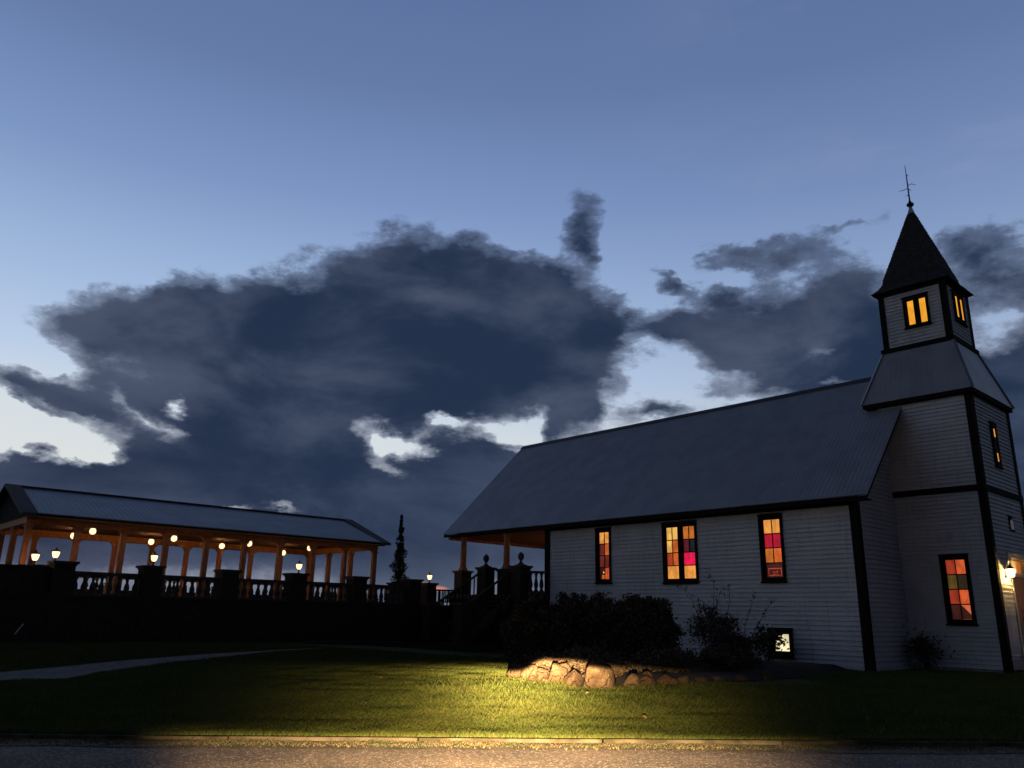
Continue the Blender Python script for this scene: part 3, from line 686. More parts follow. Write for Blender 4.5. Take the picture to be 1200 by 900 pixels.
# small arched dark window over the door
am = MB(); pts = [(28.20, 4.36), (28.64, 4.36), (28.64, 4.62)] + [(28.42+.22*math.cos(a), 4.62+.17*math.sin(a)) for a in np.linspace(.3, 2.84, 6)] + [(28.20, 4.62)]
nn_ = len(pts); am.v = [ff.p(u, z, -.08) for u, z in pts] + [ff.p(u, z, .05) for u, z in pts]
am.f = [tuple(range(nn_)), tuple(range(nn_, 2*nn_))[::-1]] + [(i, (i+1) % nn_, nn_+(i+1) % nn_, nn_+i) for i in range(nn_)]
aw = am.obj('arched_window', darktrim, church)
am = MB(); am.v = [ff.p(28.42+(u-28.42)*.72, 4.56+(z-4.56)*.72, .053) for u, z in pts]; am.f = [tuple(range(nn_))]; am.obj('pane', pane_mat('glass_faint_maroon', L_(34,10,16)), aw)
# corner boards and bands
for (x, y) in ((TX0, TY0), (TX1, TY0), (TX1, TY1)):
    for (za, zb, w_) in ((GZ-.05, 5.42, .15), (5.60, TZ-.08, .15)):
        tb = MB(); sx = -1 if x == TX0 else 1
        xa, xb = (x-.06, x+w_) if sx < 0 else (x-w_, x+.06)
        ya, yb = (y-.06, y+w_) if y == TY0 else (y-w_, y+.06)
        tb.box(xa, xb, ya, yb, za, zb); tb.obj('corner_board', darktrim, church)
bd = MB(); ft.box(bd, TY0-.07, Y0-.03, 5.42, 5.60, -.05, .08); ff.box(bd, TX0-.078, TX1+.07, 5.421, 5.599, -.05, .078); ftr.box(bd, TY0-.06, Y0, 5.422, 5.598, -.05, .066)
bd.obj('belt_board', darktrim, church)
cn = MB(); ft.box(cn, TY0-.1, TY1+.05, TZ-.10, TZ+.04, -.05, .10); ff.box(cn, TX0-.098, TX1+.1, TZ-.098, TZ+.038, -.05, .098); cn.obj('frieze_board', darktrim, church)

# skirt roof
TC = Vector((28.12, 9.5)); SX, SY, SZ = 1.93, 1.72, 8.55; FX, FZ = 1.13, 10.42
def ring(hx, hy, z): return [(TC.x-hx, TC.y-hy, z), (TC.x+hx, TC.y-hy, z), (TC.x+hx, TC.y+hy, z), (TC.x-hx, TC.y+hy, z)]
sk = MB(); a = ring(SX-.03, SY-.03, SZ-.12); b = ring(FX-.02, FX-.02, FZ-.05)
sk.poly(a+ring(SX-.03, SY-.03, SZ-.02)+b, [(3,2,1,0),(0,1,5,4),(1,2,6,5),(2,3,7,6),(3,0,4,7),(4,5,9,8),(5,6,10,9),(6,7,11,10),(7,4,8,11),(8,9,10,11)])
skirt = sk.obj('skirt_roof', darktrim, church)
a = ring(SX, SY, SZ); b = ring(FX, FX, FZ)
for i in range(4): ribbed(skirt, a[i], a[(i+1)%4], b[(i+1)%4], b[i], 1.3, .16, metalroof, rib=.003, flat=.02, thick=.02)
for i in range(4):
    hp = MB(); hp.bar(Vector(a[i])+Vector((0,0,.012)), Vector(b[i])+Vector((0,0,.012)), .10, .035); hp.obj('hip_cap', metalroof, skirt)
# cupola
CZ0, CZ1, CH = 10.50, 12.58, 1.04
cu = MB(); cu.box(TC.x-CH+.1, TC.x+CH-.1, TC.y-CH+.1, TC.y+CH-.1, FZ-.1, CZ1); cup = cu.obj('cupola_wall', siding, church)
fcL = Face((TC.x-CH,0,0), (0,1,0), (-1,0,0)); fcF = Face((0,TC.y-CH,0), (1,0,0), (0,-1,0)); fcR = Face((TC.x+CH,0,0),(0,1,0),(1,0,0)); fcB = Face((0,TC.y+CH,0),(1,0,0),(0,1,0))
wl = (TC.y-.52, TC.y+.30, 11.16, 12.24); wr = (TC.x-.46, TC.x+.50, 11.30, 12.34)
clapboards(cup, fcL, TC.y-CH+.12, TC.y+CH-.12, CZ0+.07, CZ1-.12, [(wl[0]+.02, wl[1]-.02, wl[2]+.02, wl[3]-.02)], .12)
clapboards(cup, fcF, TC.x-CH+.12, TC.x+CH-.12, CZ0+.07, CZ1-.12, [(wr[0]+.02, wr[1]-.02, wr[2]+.02, wr[3]-.02)], .12)
joined_siding(cup, fcR, TC.y-CH+.1, TC.y+CH-.1, CZ0+.07, CZ1, .12); joined_siding(cup, fcB, TC.x-CH+.1, TC.x+CH-.1, CZ0+.07, CZ1, .12)
window(church, fcL, *wl, [[[PA]], [[PA]]], None, label='cupola window of two bright amber lights on the side face', side=-1, cw=.08, frame=.03)
window(church, fcF, *wr, [[[PA]], [[PA]]], None, label='cupola window of two amber lights on the front face', side=1, cw=.10, frame=.03, out=.10)
for sx in (-1, 1):
    for sy in (-1, 1):
        x, y = TC.x+sx*CH, TC.y+sy*CH; tb = MB()
        tb.box(min(x+sx*.055, x-sx*.13), max(x+sx*.055, x-sx*.13), min(y+sy*.055, y-sy*.13), max(y+sy*.055, y-sy*.13), CZ0+.06, CZ1-.02); tb.obj('corner_board', darktrim, church)
fg_ = MB(); fg_.box(TC.x-1.17, TC.x+1.17, TC.y-1.17, TC.y+1.17, FZ-.01, CZ0+.06); fg_.obj('base_flange', darktrim, church)
cb = MB(); cb.box(TC.x-CH-.06, TC.x+CH+.06, TC.y-CH-.06, TC.y+CH+.06, CZ1-.12, CZ1+.02); cb.obj('cornice', darktrim, church)
# spire: shingle courses on a flared pyramid
prof = [(1.25, 12.60), (1.02, 12.86), (.90, 13.12)]
def half(z):
    if z < 12.86: return 1.25+(1.0-1.25)*(z-12.60)/.26
    if z < 13.12: return 1.0+(.895-1.0)*(z-12.86)/.26
    return .895*(15.98-z)/(15.98-13.12)+.03
sp_ = MB(); a = ring(1.18, 1.18, 12.56); b = ring(1.22, 1.22, 12.60); c_ = ring(.03, .03, 15.9); d_ = ring(.84, .84, 13.12); e_ = ring(.95, .95, 12.86)
sp_.poly(a+b+e_+d_+c_, [(3,2,1,0)]+[(r_*4+i, r_*4+(i+1)%4, r_*4+4+(i+1)%4, r_*4+4+i) for r_ in range(4) for i in range(4)]+[(16,17,18,19)])
spire = sp_.obj('spire', darktrim, church)
z = 12.60
sm = MB()
while z < 15.72:
    zt = z+.125
    for side_ in range(4):
        h0, h1 = half(z)+.012, half(zt)-.003
        nseg = max(1, int(h0*2/.13)); off = rng.uniform(0, .06)
        for q in range(nseg):
            a0, a1 = -1+2*q/nseg, -1+2*(q+1)/nseg; dz = rng.uniform(-.018, .012); gp = .006
            def P_(a, h, zz_):
                x, y = a*h, -h
                for _ in range(side_): x, y = -y, x
                return (TC.x+x, TC.y+y, zz_)
            hh = h0+rng.uniform(0, .01)
            sm.hexa([P_(a0+gp, hh-.03, z+dz), P_(a1-gp, hh-.03, z+dz), P_(a1-gp, hh, z+dz), P_(a0+gp, hh, z+dz),
                     P_(a0+gp, h1-.03, zt), P_(a1-gp, h1-.03, zt), P_(a1-gp, h1, zt), P_(a0+gp, h1, zt)])
    z += .11
stuff(sm.obj('shingles', shing, spire))
cp = MB(); cp.poly(ring(.12,.12,15.66)+ring(.03,.03,16.08), [(3,2,1,0),(4,5,6,7)]+[(i,(i+1)%4,4+(i+1)%4,4+i) for i in range(4)]); cp.obj('spire_cap', mat('zinc_cap', (.30,.32,.33), None, 6, .5, .3), spire)
kb = MB(); kb.lathe([(.03,0),(.10,.03),(.13,.09),(.10,.14),(.045,.17),(.05,.22),(.02,.26)], 12, (TC.x,TC.y,16.05)); kb.obj('spire_knob', ironm, spire, smooth=True)
vn = MB(); vn.tube([(TC.x,TC.y,16.2),(TC.x,TC.y,17.0),(TC.x-.01,TC.y,17.75)], [.028,.022,.008], 6)
for (z_, a, l, dz) in ((16.92,0,.30,.03),(16.80,3.14,.34,-.12),(16.70,.2,.13,.03),(17.25,.3,.10,.08),(16.45,2.9,.12,.05)):
    dx, dy = math.cos(a-HEAD)*l, math.sin(a-HEAD)*l
    vn.tube([(TC.x,TC.y,z_),(TC.x+dx*.5,TC.y+dy*.5,z_+dz+.04),(TC.x+dx,TC.y+dy,z_+dz-.01)], [.012,.012,.008], 5)
vn.obj('weather_vane', ironm, spire)

# entrance
dr = MB(); ff.box(dr, D0, D1, GZ+.15, 2.98, -.10, -.05)
door = dr.obj('door', doorwood, church)
for (a, b) in ((D0+.12, D0+.58), (D1-.58, D1-.12)):
    for (c, d) in ((.62, 1.25), (1.37, 2.05), (2.17, 2.80)):
        pn = MB(); ff.box(pn, a, b, c, d, -.05, -.03); pn.obj('door_panel', doorwood, door)
hd = MB(); hd.lathe([(.0,-.03),(.03,-.02),(.035,.0),(.0,.03)], 8, (D0+.62, TY0-.0, 1.45)); hd.obj('door_knob', flash, door)
cs = MB(); ff.box(cs, D0-.14, D0, GZ, 3.50, -.1, .055); ff.box(cs, D1, D1+.14, GZ, 3.50, -.1, .055); ff.box(cs, D0-.14, D1+.14, 3.50, 3.62, -.1, .06); ff.box(cs, D0, D1, 2.98, 3.08, -.1, .03); ff.box(cs, D0-.18, D1+.18, 3.62, 3.67, -.05, .10)
csg = cs.obj('door_casing', siding, church)
for i in range(3):
    a = D0+.02+i*(D1-D0-.04)/3; b = a+(D1-D0-.04)/3-.03
    pn = MB(); ff.box(pn, a, b, 3.11, 3.47, -.07, -.06); pn.obj('transom_pane', (PBR, PY, PBR)[i], csg)
st = MB(); st.box(D0-.15, D1+.5, TY0-.9, TY0-.03, .0, .32); st.box(D0-.15, D1+.5, TY0-1.2, TY0-.91, .0, .17); st.obj('door_step', concrete, church)

wl_ = thing('wall_lantern', 'lit warm wall lantern on the clapboards beside the church door', 'lamp', (27.16, TY0-.05, 3.05))
q = MB(); q.box(27.10, 27.22, TY0-.05, TY0-.02, 2.9, 3.2); q.bar((27.16, TY0-.04, 3.16), (27.16, TY0-.17, 3.22), .02, .02); q.lathe([(.15,0),(.04,.09),(.01,.14)], 6, (27.16, TY0-.17, 3.15)); q.obj('bracket', ironm, wl_)
q = MB(); q.lathe([(.08,0),(.13,.22)], 6, (27.16, TY0-.17, 2.93)); q.obj('glass', wallglass, wl_)
def point(name, loc, e, c, r, parent):
    l = bpy.data.lights.new(name, 'POINT'); l.energy = e; l.color = c; l.shadow_soft_size = r
    o = bpy.data.objects.new(name, l); COL.objects.link(o); o.parent = parent; o.location = Vector(loc)-wloc(parent); return o
point('bulb', (27.16, TY0-.17, 3.03), 150, (1, .52, .15), .03, wl_)

# porch at the far end of the nave
cg = MB(); cg.box(xe+.12, 2*XC-xe-.12, Y1+.04, YR1-.5, 5.0, 5.04); porch_ceiling = cg.obj('porch_ceiling', redwood, church)
k = Y1+.06
while k < YR1-.62:                                    # beaded ceiling boards
    q = MB(); q.box(xe+.13, 2*XC-xe-.13, k, k+.145, 4.975, 4.998); q.obj('ceiling_board', redwood, porch_ceiling); k += .155
q = MB(); q.box(xe+.1, 2*XC-xe-.1, YR1-.5, YR1-.3, 4.86, 5.06); q.obj('porch_beam', redwood, church)
q = MB(); q.box(xe+.1, xe+.3, Y1+.05, YR1-.51, 4.97, 5.06); q.obj('porch_beam', darktrim, church)
q = MB(); y_ = YR1-.45; q.poly([(xe+.4,y_,5.06),(2*XC-xe-.4,y_,5.06),(XC,y_,ZR-.2),(xe+.4,y_+.1,5.06),(2*XC-xe-.4,y_+.1,5.06),(XC,y_+.1,ZR-.2)], [(0,1,2),(3,5,4),(0,3,4,1),(1,4,5,2),(2,5,3,0)]); q.obj('porch_gable', siding, church)
DZ = 2.42
q = MB(); q.box(23.0, 33.0, Y1+.05, 29.2, DZ-.18, DZ); q.obj('porch_deck', castm, church)
q = MB(); q.box(23.1, 32.9, Y1+.06, 29.1, .0, DZ-.181); q.obj('porch_base', brickm, church)
for (x, y) in ((23.42, 28.6), (23.42, 25.7), (32.7, 28.6), (32.7, 25.7)):
    q = MB(); q.box(x-.15, x+.15, y-.15, y+.15, 3.46, 3.56); q.box(x-.12, x+.12, y-.12, y+.12, 3.56, 3.64); q.lathe([(.145,0),(.14,.1),(.13,1.1),(.14,1.28),(.17,1.33)], 10, (x,y,3.64)); q.obj('porch_post', wood, church)
pl_ = thing('ceiling_light', 'small warm light hanging from the red-boarded ceiling of the church porch', 'lamp', (28.1, 25.3, 4.97))
q = MB(); q.lathe([(.12,0),(.12,-.04),(.05,-.05)][::-1], 10, (28.1,25.3,4.97)); q.obj('rose', ironm, pl_)
q = MB(); q.lathe([(.03,-.19),(.09,-.15),(.11,-.09),(.08,-.05)], 10, (28.1,25.3,4.97)); q.obj('globe', globeglass, pl_, smooth=True)
point('bulb', (28.1,25.3,4.80), 110, (1,.52,.20), .04, pl_)

# ================================================================== piers, urns, balustrades, terrace
TF = 1.95; PZ = 2.93; YB = 27.5
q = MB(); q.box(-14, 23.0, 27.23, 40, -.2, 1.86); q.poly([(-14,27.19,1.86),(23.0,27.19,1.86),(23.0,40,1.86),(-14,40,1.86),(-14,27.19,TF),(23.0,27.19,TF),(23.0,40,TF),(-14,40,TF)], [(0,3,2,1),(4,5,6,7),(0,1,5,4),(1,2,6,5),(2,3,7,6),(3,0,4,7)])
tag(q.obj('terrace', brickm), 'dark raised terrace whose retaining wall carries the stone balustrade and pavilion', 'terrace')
def pier(x, y, zt, label, z0=0.0, w=.29, group='brick piers along the terrace and stairs'):
    t = thing('brick_pier', label, 'pier', (x, y, z0), group)
    q = MB(); q.box(x-w, x+w, y-w, y+w, z0, zt-.10); q.box(x-w-.03, x+w+.03, y-w-.03, y+w+.03, z0+.001, z0+.12); q.obj('shaft', brickm, t)
    q = MB(); q.box(x-w-.03, x+w+.03, y-w-.03, y+w+.03, zt-.12, zt-.075); q.box(x-w-.075, x+w+.075, y-w-.075, y+w+.075, zt-.07, zt); q.obj('cap', capm, t)
    return t
PXS = [19.82-2.59*i for i in range(6)]
plab = ['sixth pier from the left along the balustrade, nearest the small conifer', 'fifth pier of the balustrade, bare capped, below the pavilion end posts', 'fourth pier of the balustrade, with a lit lantern on its cap',
        'bare third pier of the balustrade in front of the pavilion', 'second pier of the balustrade, with a lantern at its cap', 'leftmost full pier of the balustrade beside the dark parapet']
for x, lb in zip(PXS, plab): pier(x, YB, PZ, lb)
pier(22.05, 29.3, 2.90, 'pier with a bright lantern between the conifer and the porch stairs', w=.25)
pier(20.55, 29.6, 2.86, 'pier behind the conifer that carries the low lantern', TF, w=.24)
pier(6.20, 28.2, 2.80, 'low pier at the left carrying the leftmost lantern', TF)
pier(6.72, 28.9, 2.86, 'low pier at the left just behind the second lantern', TF, w=.25)

bl = [(.075,0),(.075,.04),(.05,.055),(.082,.12),(.09,.19),(.07,.28),(.042,.36),(.04,.40),(.056,.42),(.042,.44),(.075,.49),(.075,.54)]
bal_mesh = None
def balustrade(x0, x1, y, zf, label, nb, ztop=.68):
    """rail, plinth and balusters between two piers"""
    global bal_mesh
    t = thing('balustrade', label, 'balustrade', ((x0+x1)/2, y, zf), 'balustrade runs between the piers')
    q = MB(); q.box(x0, x1, y-.11, y+.11, zf-.12, zf+.03); q.obj('plinth', castm, t)
    q = MB(); q.box(x0, x1, y-.07, y+.07, zf+.575, zf+.60); q.box(x0, x1, y-.105, y+.105, zf+.60, zf+ztop); q.obj('rail', castm, t)
    if bal_mesh is None:
        b = MB(); b.lathe(bl, 10); b.box(-.06,.06,-.06,.06,-.001,.03); bal_mesh = b.mesh('baluster', castm); bal_mesh.shade_smooth()
    for i in range(nb):
        x = x0+(x1-x0)*(i+.5)/nb
        link('baluster', bal_mesh, t, Vector((x, y, zf+.032))-wloc(t))
    return t
blab = ['balustrade run between the fifth and sixth piers, beside the conifer', 'balustrade run under the right end posts of the pavilion', 'balustrade run between the third pier and the lantern pier',
        'balustrade run between the second and third piers', 'leftmost balustrade run between the first two piers']
for i in range(5): balustrade(PXS[i+1]+.29, PXS[i]-.29, YB, 1.98, blab[i], 8)
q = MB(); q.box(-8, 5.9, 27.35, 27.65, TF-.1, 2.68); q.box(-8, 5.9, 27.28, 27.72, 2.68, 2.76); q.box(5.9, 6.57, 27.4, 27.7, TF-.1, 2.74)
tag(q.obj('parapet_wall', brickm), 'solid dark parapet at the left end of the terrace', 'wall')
# picket railing between lantern pier and porch
t = thing('picket_railing', 'straight picket railing between the lantern pier and the church porch', 'railing', (23.0, 29.0, TF))
q = MB(); q.bar((22.3,29.2,2.61),(23.6,28.55,2.61),.07,.06); q.bar((22.3,29.2,2.1),(23.6,28.55,2.1),.05,.05); q.obj('rail', darktrim, t)
for i in range(8):
    a = (i+.5)/8; q = MB(); q.box(22.3+1.3*a-.025, 22.3+1.3*a+.025, 29.2-.65*a-.02, 29.2-.65*a+.02, 2.1, 2.6); q.obj('picket', darktrim, t)
q = MB(); q.box(20.2, 20.9, 27.4, 27.6, 1.9, 2.05); 
# picket railing behind the conifer
t = thing('picket_railing', 'thin picket railing seen beside the conifer, beyond the balustrade', 'railing', (20.6, 32, TF))
q = MB(); q.bar((19.4,31.5,2.68),(25.5,31.5,2.68),.06,.05); q.bar((19.4,31.5,2.15),(25.5,31.5,2.15),.05,.04); q.obj('rail', darktrim, t)
for i in range(28):
    x = 19.5+i*.22; q = MB(); q.box(x-.022, x+.022, 31.48, 31.52, 2.16, 2.66); q.obj('picket', darktrim, t)

t = thing('balustrade', 'far balustrade along the back edge of the terrace, seen through the near one', 'balustrade', (14, 36.2, TF))
q = MB(); q.box(2, 24, 36.1, 36.3, TF, TF+.36); q.obj('plinth', castm, t)
q = MB(); q.box(2, 24, 36.08, 36.32, TF+.80, TF+.90); q.obj('rail', castm, t)
for i in range(56): o = link('baluster', bal_mesh, t, Vector((2.2+.39*i, 36.2, TF+.36))-wloc(t)); o.scale = (1,1,.8)
# porch parapet piers with urns, post piers, stairs
pier(23.42, 28.6, 3.47, 'pier under the outer porch post', DZ-.5, .27)
pier(23.42, 25.7, 3.47, 'pier under the middle porch post, behind the stair rail', DZ-.5, .27)
def urn(x, y, z, label):
    t = thing('urn_finial', label, 'finial', (x, y, z), 'stone finials at the top of the stairs')
    q = MB(); q.box(x-.17, x+.17, y-.17, y+.17, z, z+.05); q.lathe([(.15,.05),(.12,.09),(.06,.15),(.05,.20)], 12, (x,y,z)); q.obj('foot', castm, t, smooth=False)
    q = MB(); q.lathe([(.05,.20),(.10,.26),(.135,.34),(.13,.42),(.09,.49),(.04,.53),(.01,.55)], 12, (x,y,z)); q.obj('bulb_top', castm, t, smooth=True)
pier(22.75, 26.25, 3.52, 'pier carrying a finial at the far side of the stair top', 1.9, .26); urn(22.75, 26.25, 3.52, 'stone finial on the pier at the far side of the stairs')
pier(22.75, 24.10, 3.52, 'pier carrying a finial at the near side of the stair top', 0, .28); urn(22.75, 24.10, 3.52, 'stone finial on the pier at the near side of the stairs')
# short balustrade from urn pier to church corner
t = thing('balustrade', 'short balustrade between the near finial pier and the church corner board', 'balustrade', (23.2, 23.85, DZ), 'balustrade runs between the piers')
q = MB(); q.bar((22.9,23.9,3.28),(23.5,23.45,3.28),.2,.09); q.obj('rail', castm, t)
q = MB(); q.bar((22.9,23.9,DZ+.05),(23.5,23.45,DZ+.05),.2,.14); q.obj('plinth', castm, t)
bal2 = bal_mesh.copy()
for i in range(3):
    a = (i+.7)/3.4; o = link('baluster', bal_mesh, t, Vector((22.9+.6*a, 23.9-.45*a, DZ+.12))-wloc(t)); o.scale = (1,1,1.38)
stair = thing('porch_staircase', 'wooden staircase with sloping handrails climbing to the church porch', 'staircase', (21.4, 25.2, .25))
n = 13
for i in range(n):
    x = 20.0+i*.215; z = .38+i*.160
    q = MB(); q.box(x, x+.25, 24.45, 26.3, z-.04, z); q.obj('tread', castm, stair)
for y in (24.40, 26.34):
    q = MB(); q.bar((19.85, y, .38), (22.75, y, 2.35), .06, .30); q.obj('stringer', concrete, stair)
    q = MB(); q.bar((20.25, y, 1.98), (22.72, y, 3.42), .08, .07); q.obj('handrail', concrete, stair)
    q = MB(); q.bar((20.25, y, 1.15), (22.72, y, 2.62), .05, .05); q.obj('lower_rail', darktrim, stair)
    for i in range(12):
        a = (i+.5)/12; x = 20.3+2.4*a; zb = 1.17+1.43*a; q = MB(); q.box(x-.02, x+.02, y-.02, y+.02, zb, zb+.80); q.obj('spindle', darktrim, stair)
pier(20.05, 24.40, 2.02, 'low pier at the near foot of the porch stairs', 0, .27)
pier(20.05, 26.36, 2.02, 'low pier at the far foot of the porch stairs', 0, .27)
q = MB(); q.bar((17.6,24.5,.35),(20.6,23.2,.35),.35,.35); q.bar((14.2,25.6,.45),(17.5,24.52,.45),.35,.35)
tag(q.obj('garden_wall', brickm), 'low dark garden wall along the foot of the porch stairs', 'wall')
tag(MB().bar((5.80,27.0,.84),(5.98,27.02,1.12),.035,.02).obj('marker_stake', pale), 'small pale stake leaning by the dark terrace wall at far left', 'stake')

# lanterns
lant = None
def lantern(x, y, z, label, e=9):
    """z = cap of the pier; globe centre about .26 above"""
    global lant
    g_ = 'lit lanterns on the terrace piers'
    if lant is None:
        t = thing('lantern', label, 'lamp', (0,0,0), g_)
        q = MB(); q.lathe([(.07,0),(.07,.02),(.022,.04),(.022,.10),(.06,.13),(.06,.145)], 8); q.obj('stem', ironm, t, loc=(0,0,0))
        q = MB(); q.lathe([(.05,.145),(.085,.20),(.108,.29),(.108,.335)], 10); q.obj('globe', globeglass, t, smooth=True, loc=(0,0,0))
        q = MB(); q.lathe([(.15,.335),(.13,.36),(.06,.39),(.03,.40),(.015,.46),(.0,.49)], 10); q.obj('lid', ironm, t, loc=(0,0,0))
        point('bulb', (0,0,.24), e, (1,.56,.22), .05, t)
        lant = t; t.location = (x,y,z); return t
    return copy_tree(lant, (x, y, z), label)
lantern(14.73, YB, PZ, 'lantern on the fourth balustrade pier, in front of the right half of the pavilion')
lantern(9.52, YB, PZ, 'lantern on the second balustrade pier, under a hanging globe')
lantern(6.24, 28.2, 2.80, 'leftmost lantern, low against the left posts of the pavilion')
lantern(6.74, 28.0, 2.90, 'second lantern from the left, with a dark pointed lid')
lantern(22.1, 29.3, 2.90, 'rightmost lantern, on its own pier between conifer and stairs')
lantern(20.66, 29.6, 2.86, 'lantern partly behind the pier, right beside the conifer')
# hanging globes under the pavilion roof
pend = None
def pendant(x, y, z, label):
    global pend
    if pend is None:
        t = thing('pendant_globe', label, 'lamp', (0,0,0), 'globe lamps hanging under the pavilion roof')
        q = MB(); q.tube([(0,0,.12),(0,0,.23)], .012, 6); q.lathe([(.06,.10),(.05,.13),(.02,.15)], 8); q.obj('rod', ironm, t, loc=(0,0,0))
        q = MB(); q.lathe([(.02,-.11),(.07,-.09),(.10,-.045),(.108,.0),(.10,.045),(.08,.08),(.055,.10)], 12); q.obj('globe', globeglass, t, smooth=True, loc=(0,0,0))
        point('bulb', (0,0,0), 23, (1,.50,.17), .06, t)
        pend = t; t.location = (x,y,z); return t
    return copy_tree(pend, (x,y,z), label)
nm = ['first', 'second', 'third', 'fourth']
for i, (x, y, z) in enumerate([(8.37,30.5,4.14),(11.17,30.5,4.10),(14.1,30.5,4.12),(16.75,30.5,4.12)]): pendant(x, y, z, f'{nm[i]} globe from the left in the front row, hanging higher under the pavilion roof')
for i, (x, y, z) in enumerate([(8.35,32.7,4.11),(11.12,32.7,4.09),(13.95,32.7,4.12),(16.7,32.7,4.02)]): pendant(x, y, z, f'{nm[i]} globe from the left in the back row, against the back beam of the pavilion')

# ================================================================== PAVILION
PX0, PX1, PY0, PY1 = 6.08, 18.94, 29.0, 34.5
pav = thing('pavilion', 'long open pavilion of orange-lit timber posts under a grey metal roof on the terrace', 'pavilion', (PX0, PY0, TF))
BZ0, BZ1 = 4.12, 4.36
q = MB(); q.box(PX0-.4, PX1+.4, PY0-.4, PY1+.4, TF, TF+.05); q.obj('floor', castm, pav)
q = MB(); q.box(PX0-.1, PX1+.1, PY0-.10, PY0+.10, BZ0, BZ1); q.obj('beam', wood, pav)
q = MB(); q.box(PX0-.1, PX1+.1, PY1-.10, PY1+.10, BZ0, BZ1); q.obj('beam', wood, pav)
for x in (PX0, PX1): q = MB(); q.box(x-.098, x+.098, PY0+.1, PY1-.1, BZ0+.002, BZ1-.002); q.obj('beam', wood, pav)
NB = 9; bay = (PX1-PX0)/NB
post_me = MB(); post_me.box(-.085,.085,-.085,.085,.30,BZ0-TF); post_me.box(-.13,.13,-.13,.13,0,.55); post_me.box(-.15,.15,-.15,.15,.55,.60); post_me.box(-.12,.12,-.12,.12,BZ0-TF-.14,BZ0-TF-.08); post_me = post_me.mesh('post', wood)
def arch_mesh(rad, n=7):
    q = MB(); pts = [(.085, 0), (.085+rad, 0)] + [(.085+rad-rad*math.sin(a), -rad+rad*math.cos(a)) for a in np.linspace(0.15, 1.42, n)] + [(.085, -rad)]
    pts = [(x, z) for x, z in pts]; m_ = len(pts)
    q.v = [(x, -.045, z) for x, z in pts]+[(x, .045, z) for x, z in pts]
    # fan from the inner corner keeps the concave outline right
    q.f = [(0, i, i+1) for i in range(1, m_-1)]+[(m_, m_+i+1, m_+i) for i in range(1, m_-1)]+[(i, (i+1)%m_, m_+(i+1)%m_, m_+i) for i in range(m_)]
    return q.mesh('bracket', wood)
arc = arch_mesh(.23)
def add_post(x, y, dirs):
    p = link('post', post_me, pav, Vector((x, y, TF))-wloc(pav))
    for a in dirs:
        b = bpy.data.objects.new('bracket', arc); COL.objects.link(b); b.parent = p; b.location = (0,0,BZ0-TF); b.rotation_euler = (0,0,R(a))
for i in range(NB+1):
    x = PX0+bay*i
    for y in (PY0, PY1):
        d = [0] if i < NB else []
        if i > 0: d.append(180)
        if i in (0, NB): d.append(90 if y == PY0 else -90)
        add_post(x, y, d)
for x in (PX0, PX1):
    for j in (1, 2): add_post(x, PY0+(PY1-PY0)*j/3, [90, -90])
PE0, PE1, PYR, PZE, PZR = PY0-.42, PY1+.42, 31.75, 4.42, 5.55
q = MB(); q.box(PX0-.05, PX1+.05, PY0-.1, PY1+.1, BZ1, BZ1+.03); pc = q.obj('ceiling', mat('dark_ceiling_boards', (.09, .035, .02), (.06, .025, .015), 5, .8), pav)
def slope_box(q, x0, x1, ya, za, yb, zb, th): q.hexa([(x0,ya,za-th),(x1,ya,za-th),(x1,yb,zb-th),(x0,yb,zb-th),(x0,ya,za),(x1,ya,za),(x1,yb,zb),(x0,yb,zb)])
q = MB(); slope_box(q, 6.2, 18.95, PE0+.02, PZE-.035, PYR, PZR-.035, .05); slope_box(q, 6.2, 18.95, PE1-.02, PZE-.035, PYR, PZR-.035, .05); proof = q.obj('roof', darktrim, pav)
ribbed(proof, (6.2,PE0,PZE), (18.95,PE0,PZE), (18.95,PYR,PZR), (6.2,PYR,PZR), .9, .18, metalroof, rib=.008, flat=.02)
ribbed(proof, (18.95,PE1,PZE), (6.2,PE1,PZE), (6.2,PYR,PZR), (18.95,PYR,PZR), .9, .18, metalroof, rib=.008, flat=.02)
q = MB(); q.bar((6.2,PYR,PZR+.03),(18.95,PYR,PZR+.03),.16,.05); q.obj('ridge_cap', flash, proof)
for (a, b) in ((5.72, 6.195), (18.955, 19.43)):
    q = MB(); slope_box(q, a, b, PE0-.03, PZE-.01, PYR, PZR+.07, .10); slope_box(q, a, b, PE1+.03, PZE-.01, PYR, PZR+.07, .10); q.obj('rake_strip', rakeshing, proof)
for x in (5.95, 19.12):
    q = MB(); q.poly([(x,PE0+.2,PZE-.08),(x,PE1-.2,PZE-.08),(x,PYR,PZR-.06),(x+.1,PE0+.2,PZE-.08),(x+.1,PE1-.2,PZE-.08),(x+.1,PYR,PZR-.06)], [(0,1,2),(3,5,4),(0,3,4,1),(1,4,5,2),(2,5,3,0)]); q.obj('gable', darktrim, pav)
q = MB(); q.box(5.9, 19.2, PE0+.03, PE0+.07, PZE-.14, PZE-.045); q.box(5.9, 19.2, PE0+.07, PY0-.1, PZE-.14, PZE-.12); q.obj('eave_board', wood, pav)

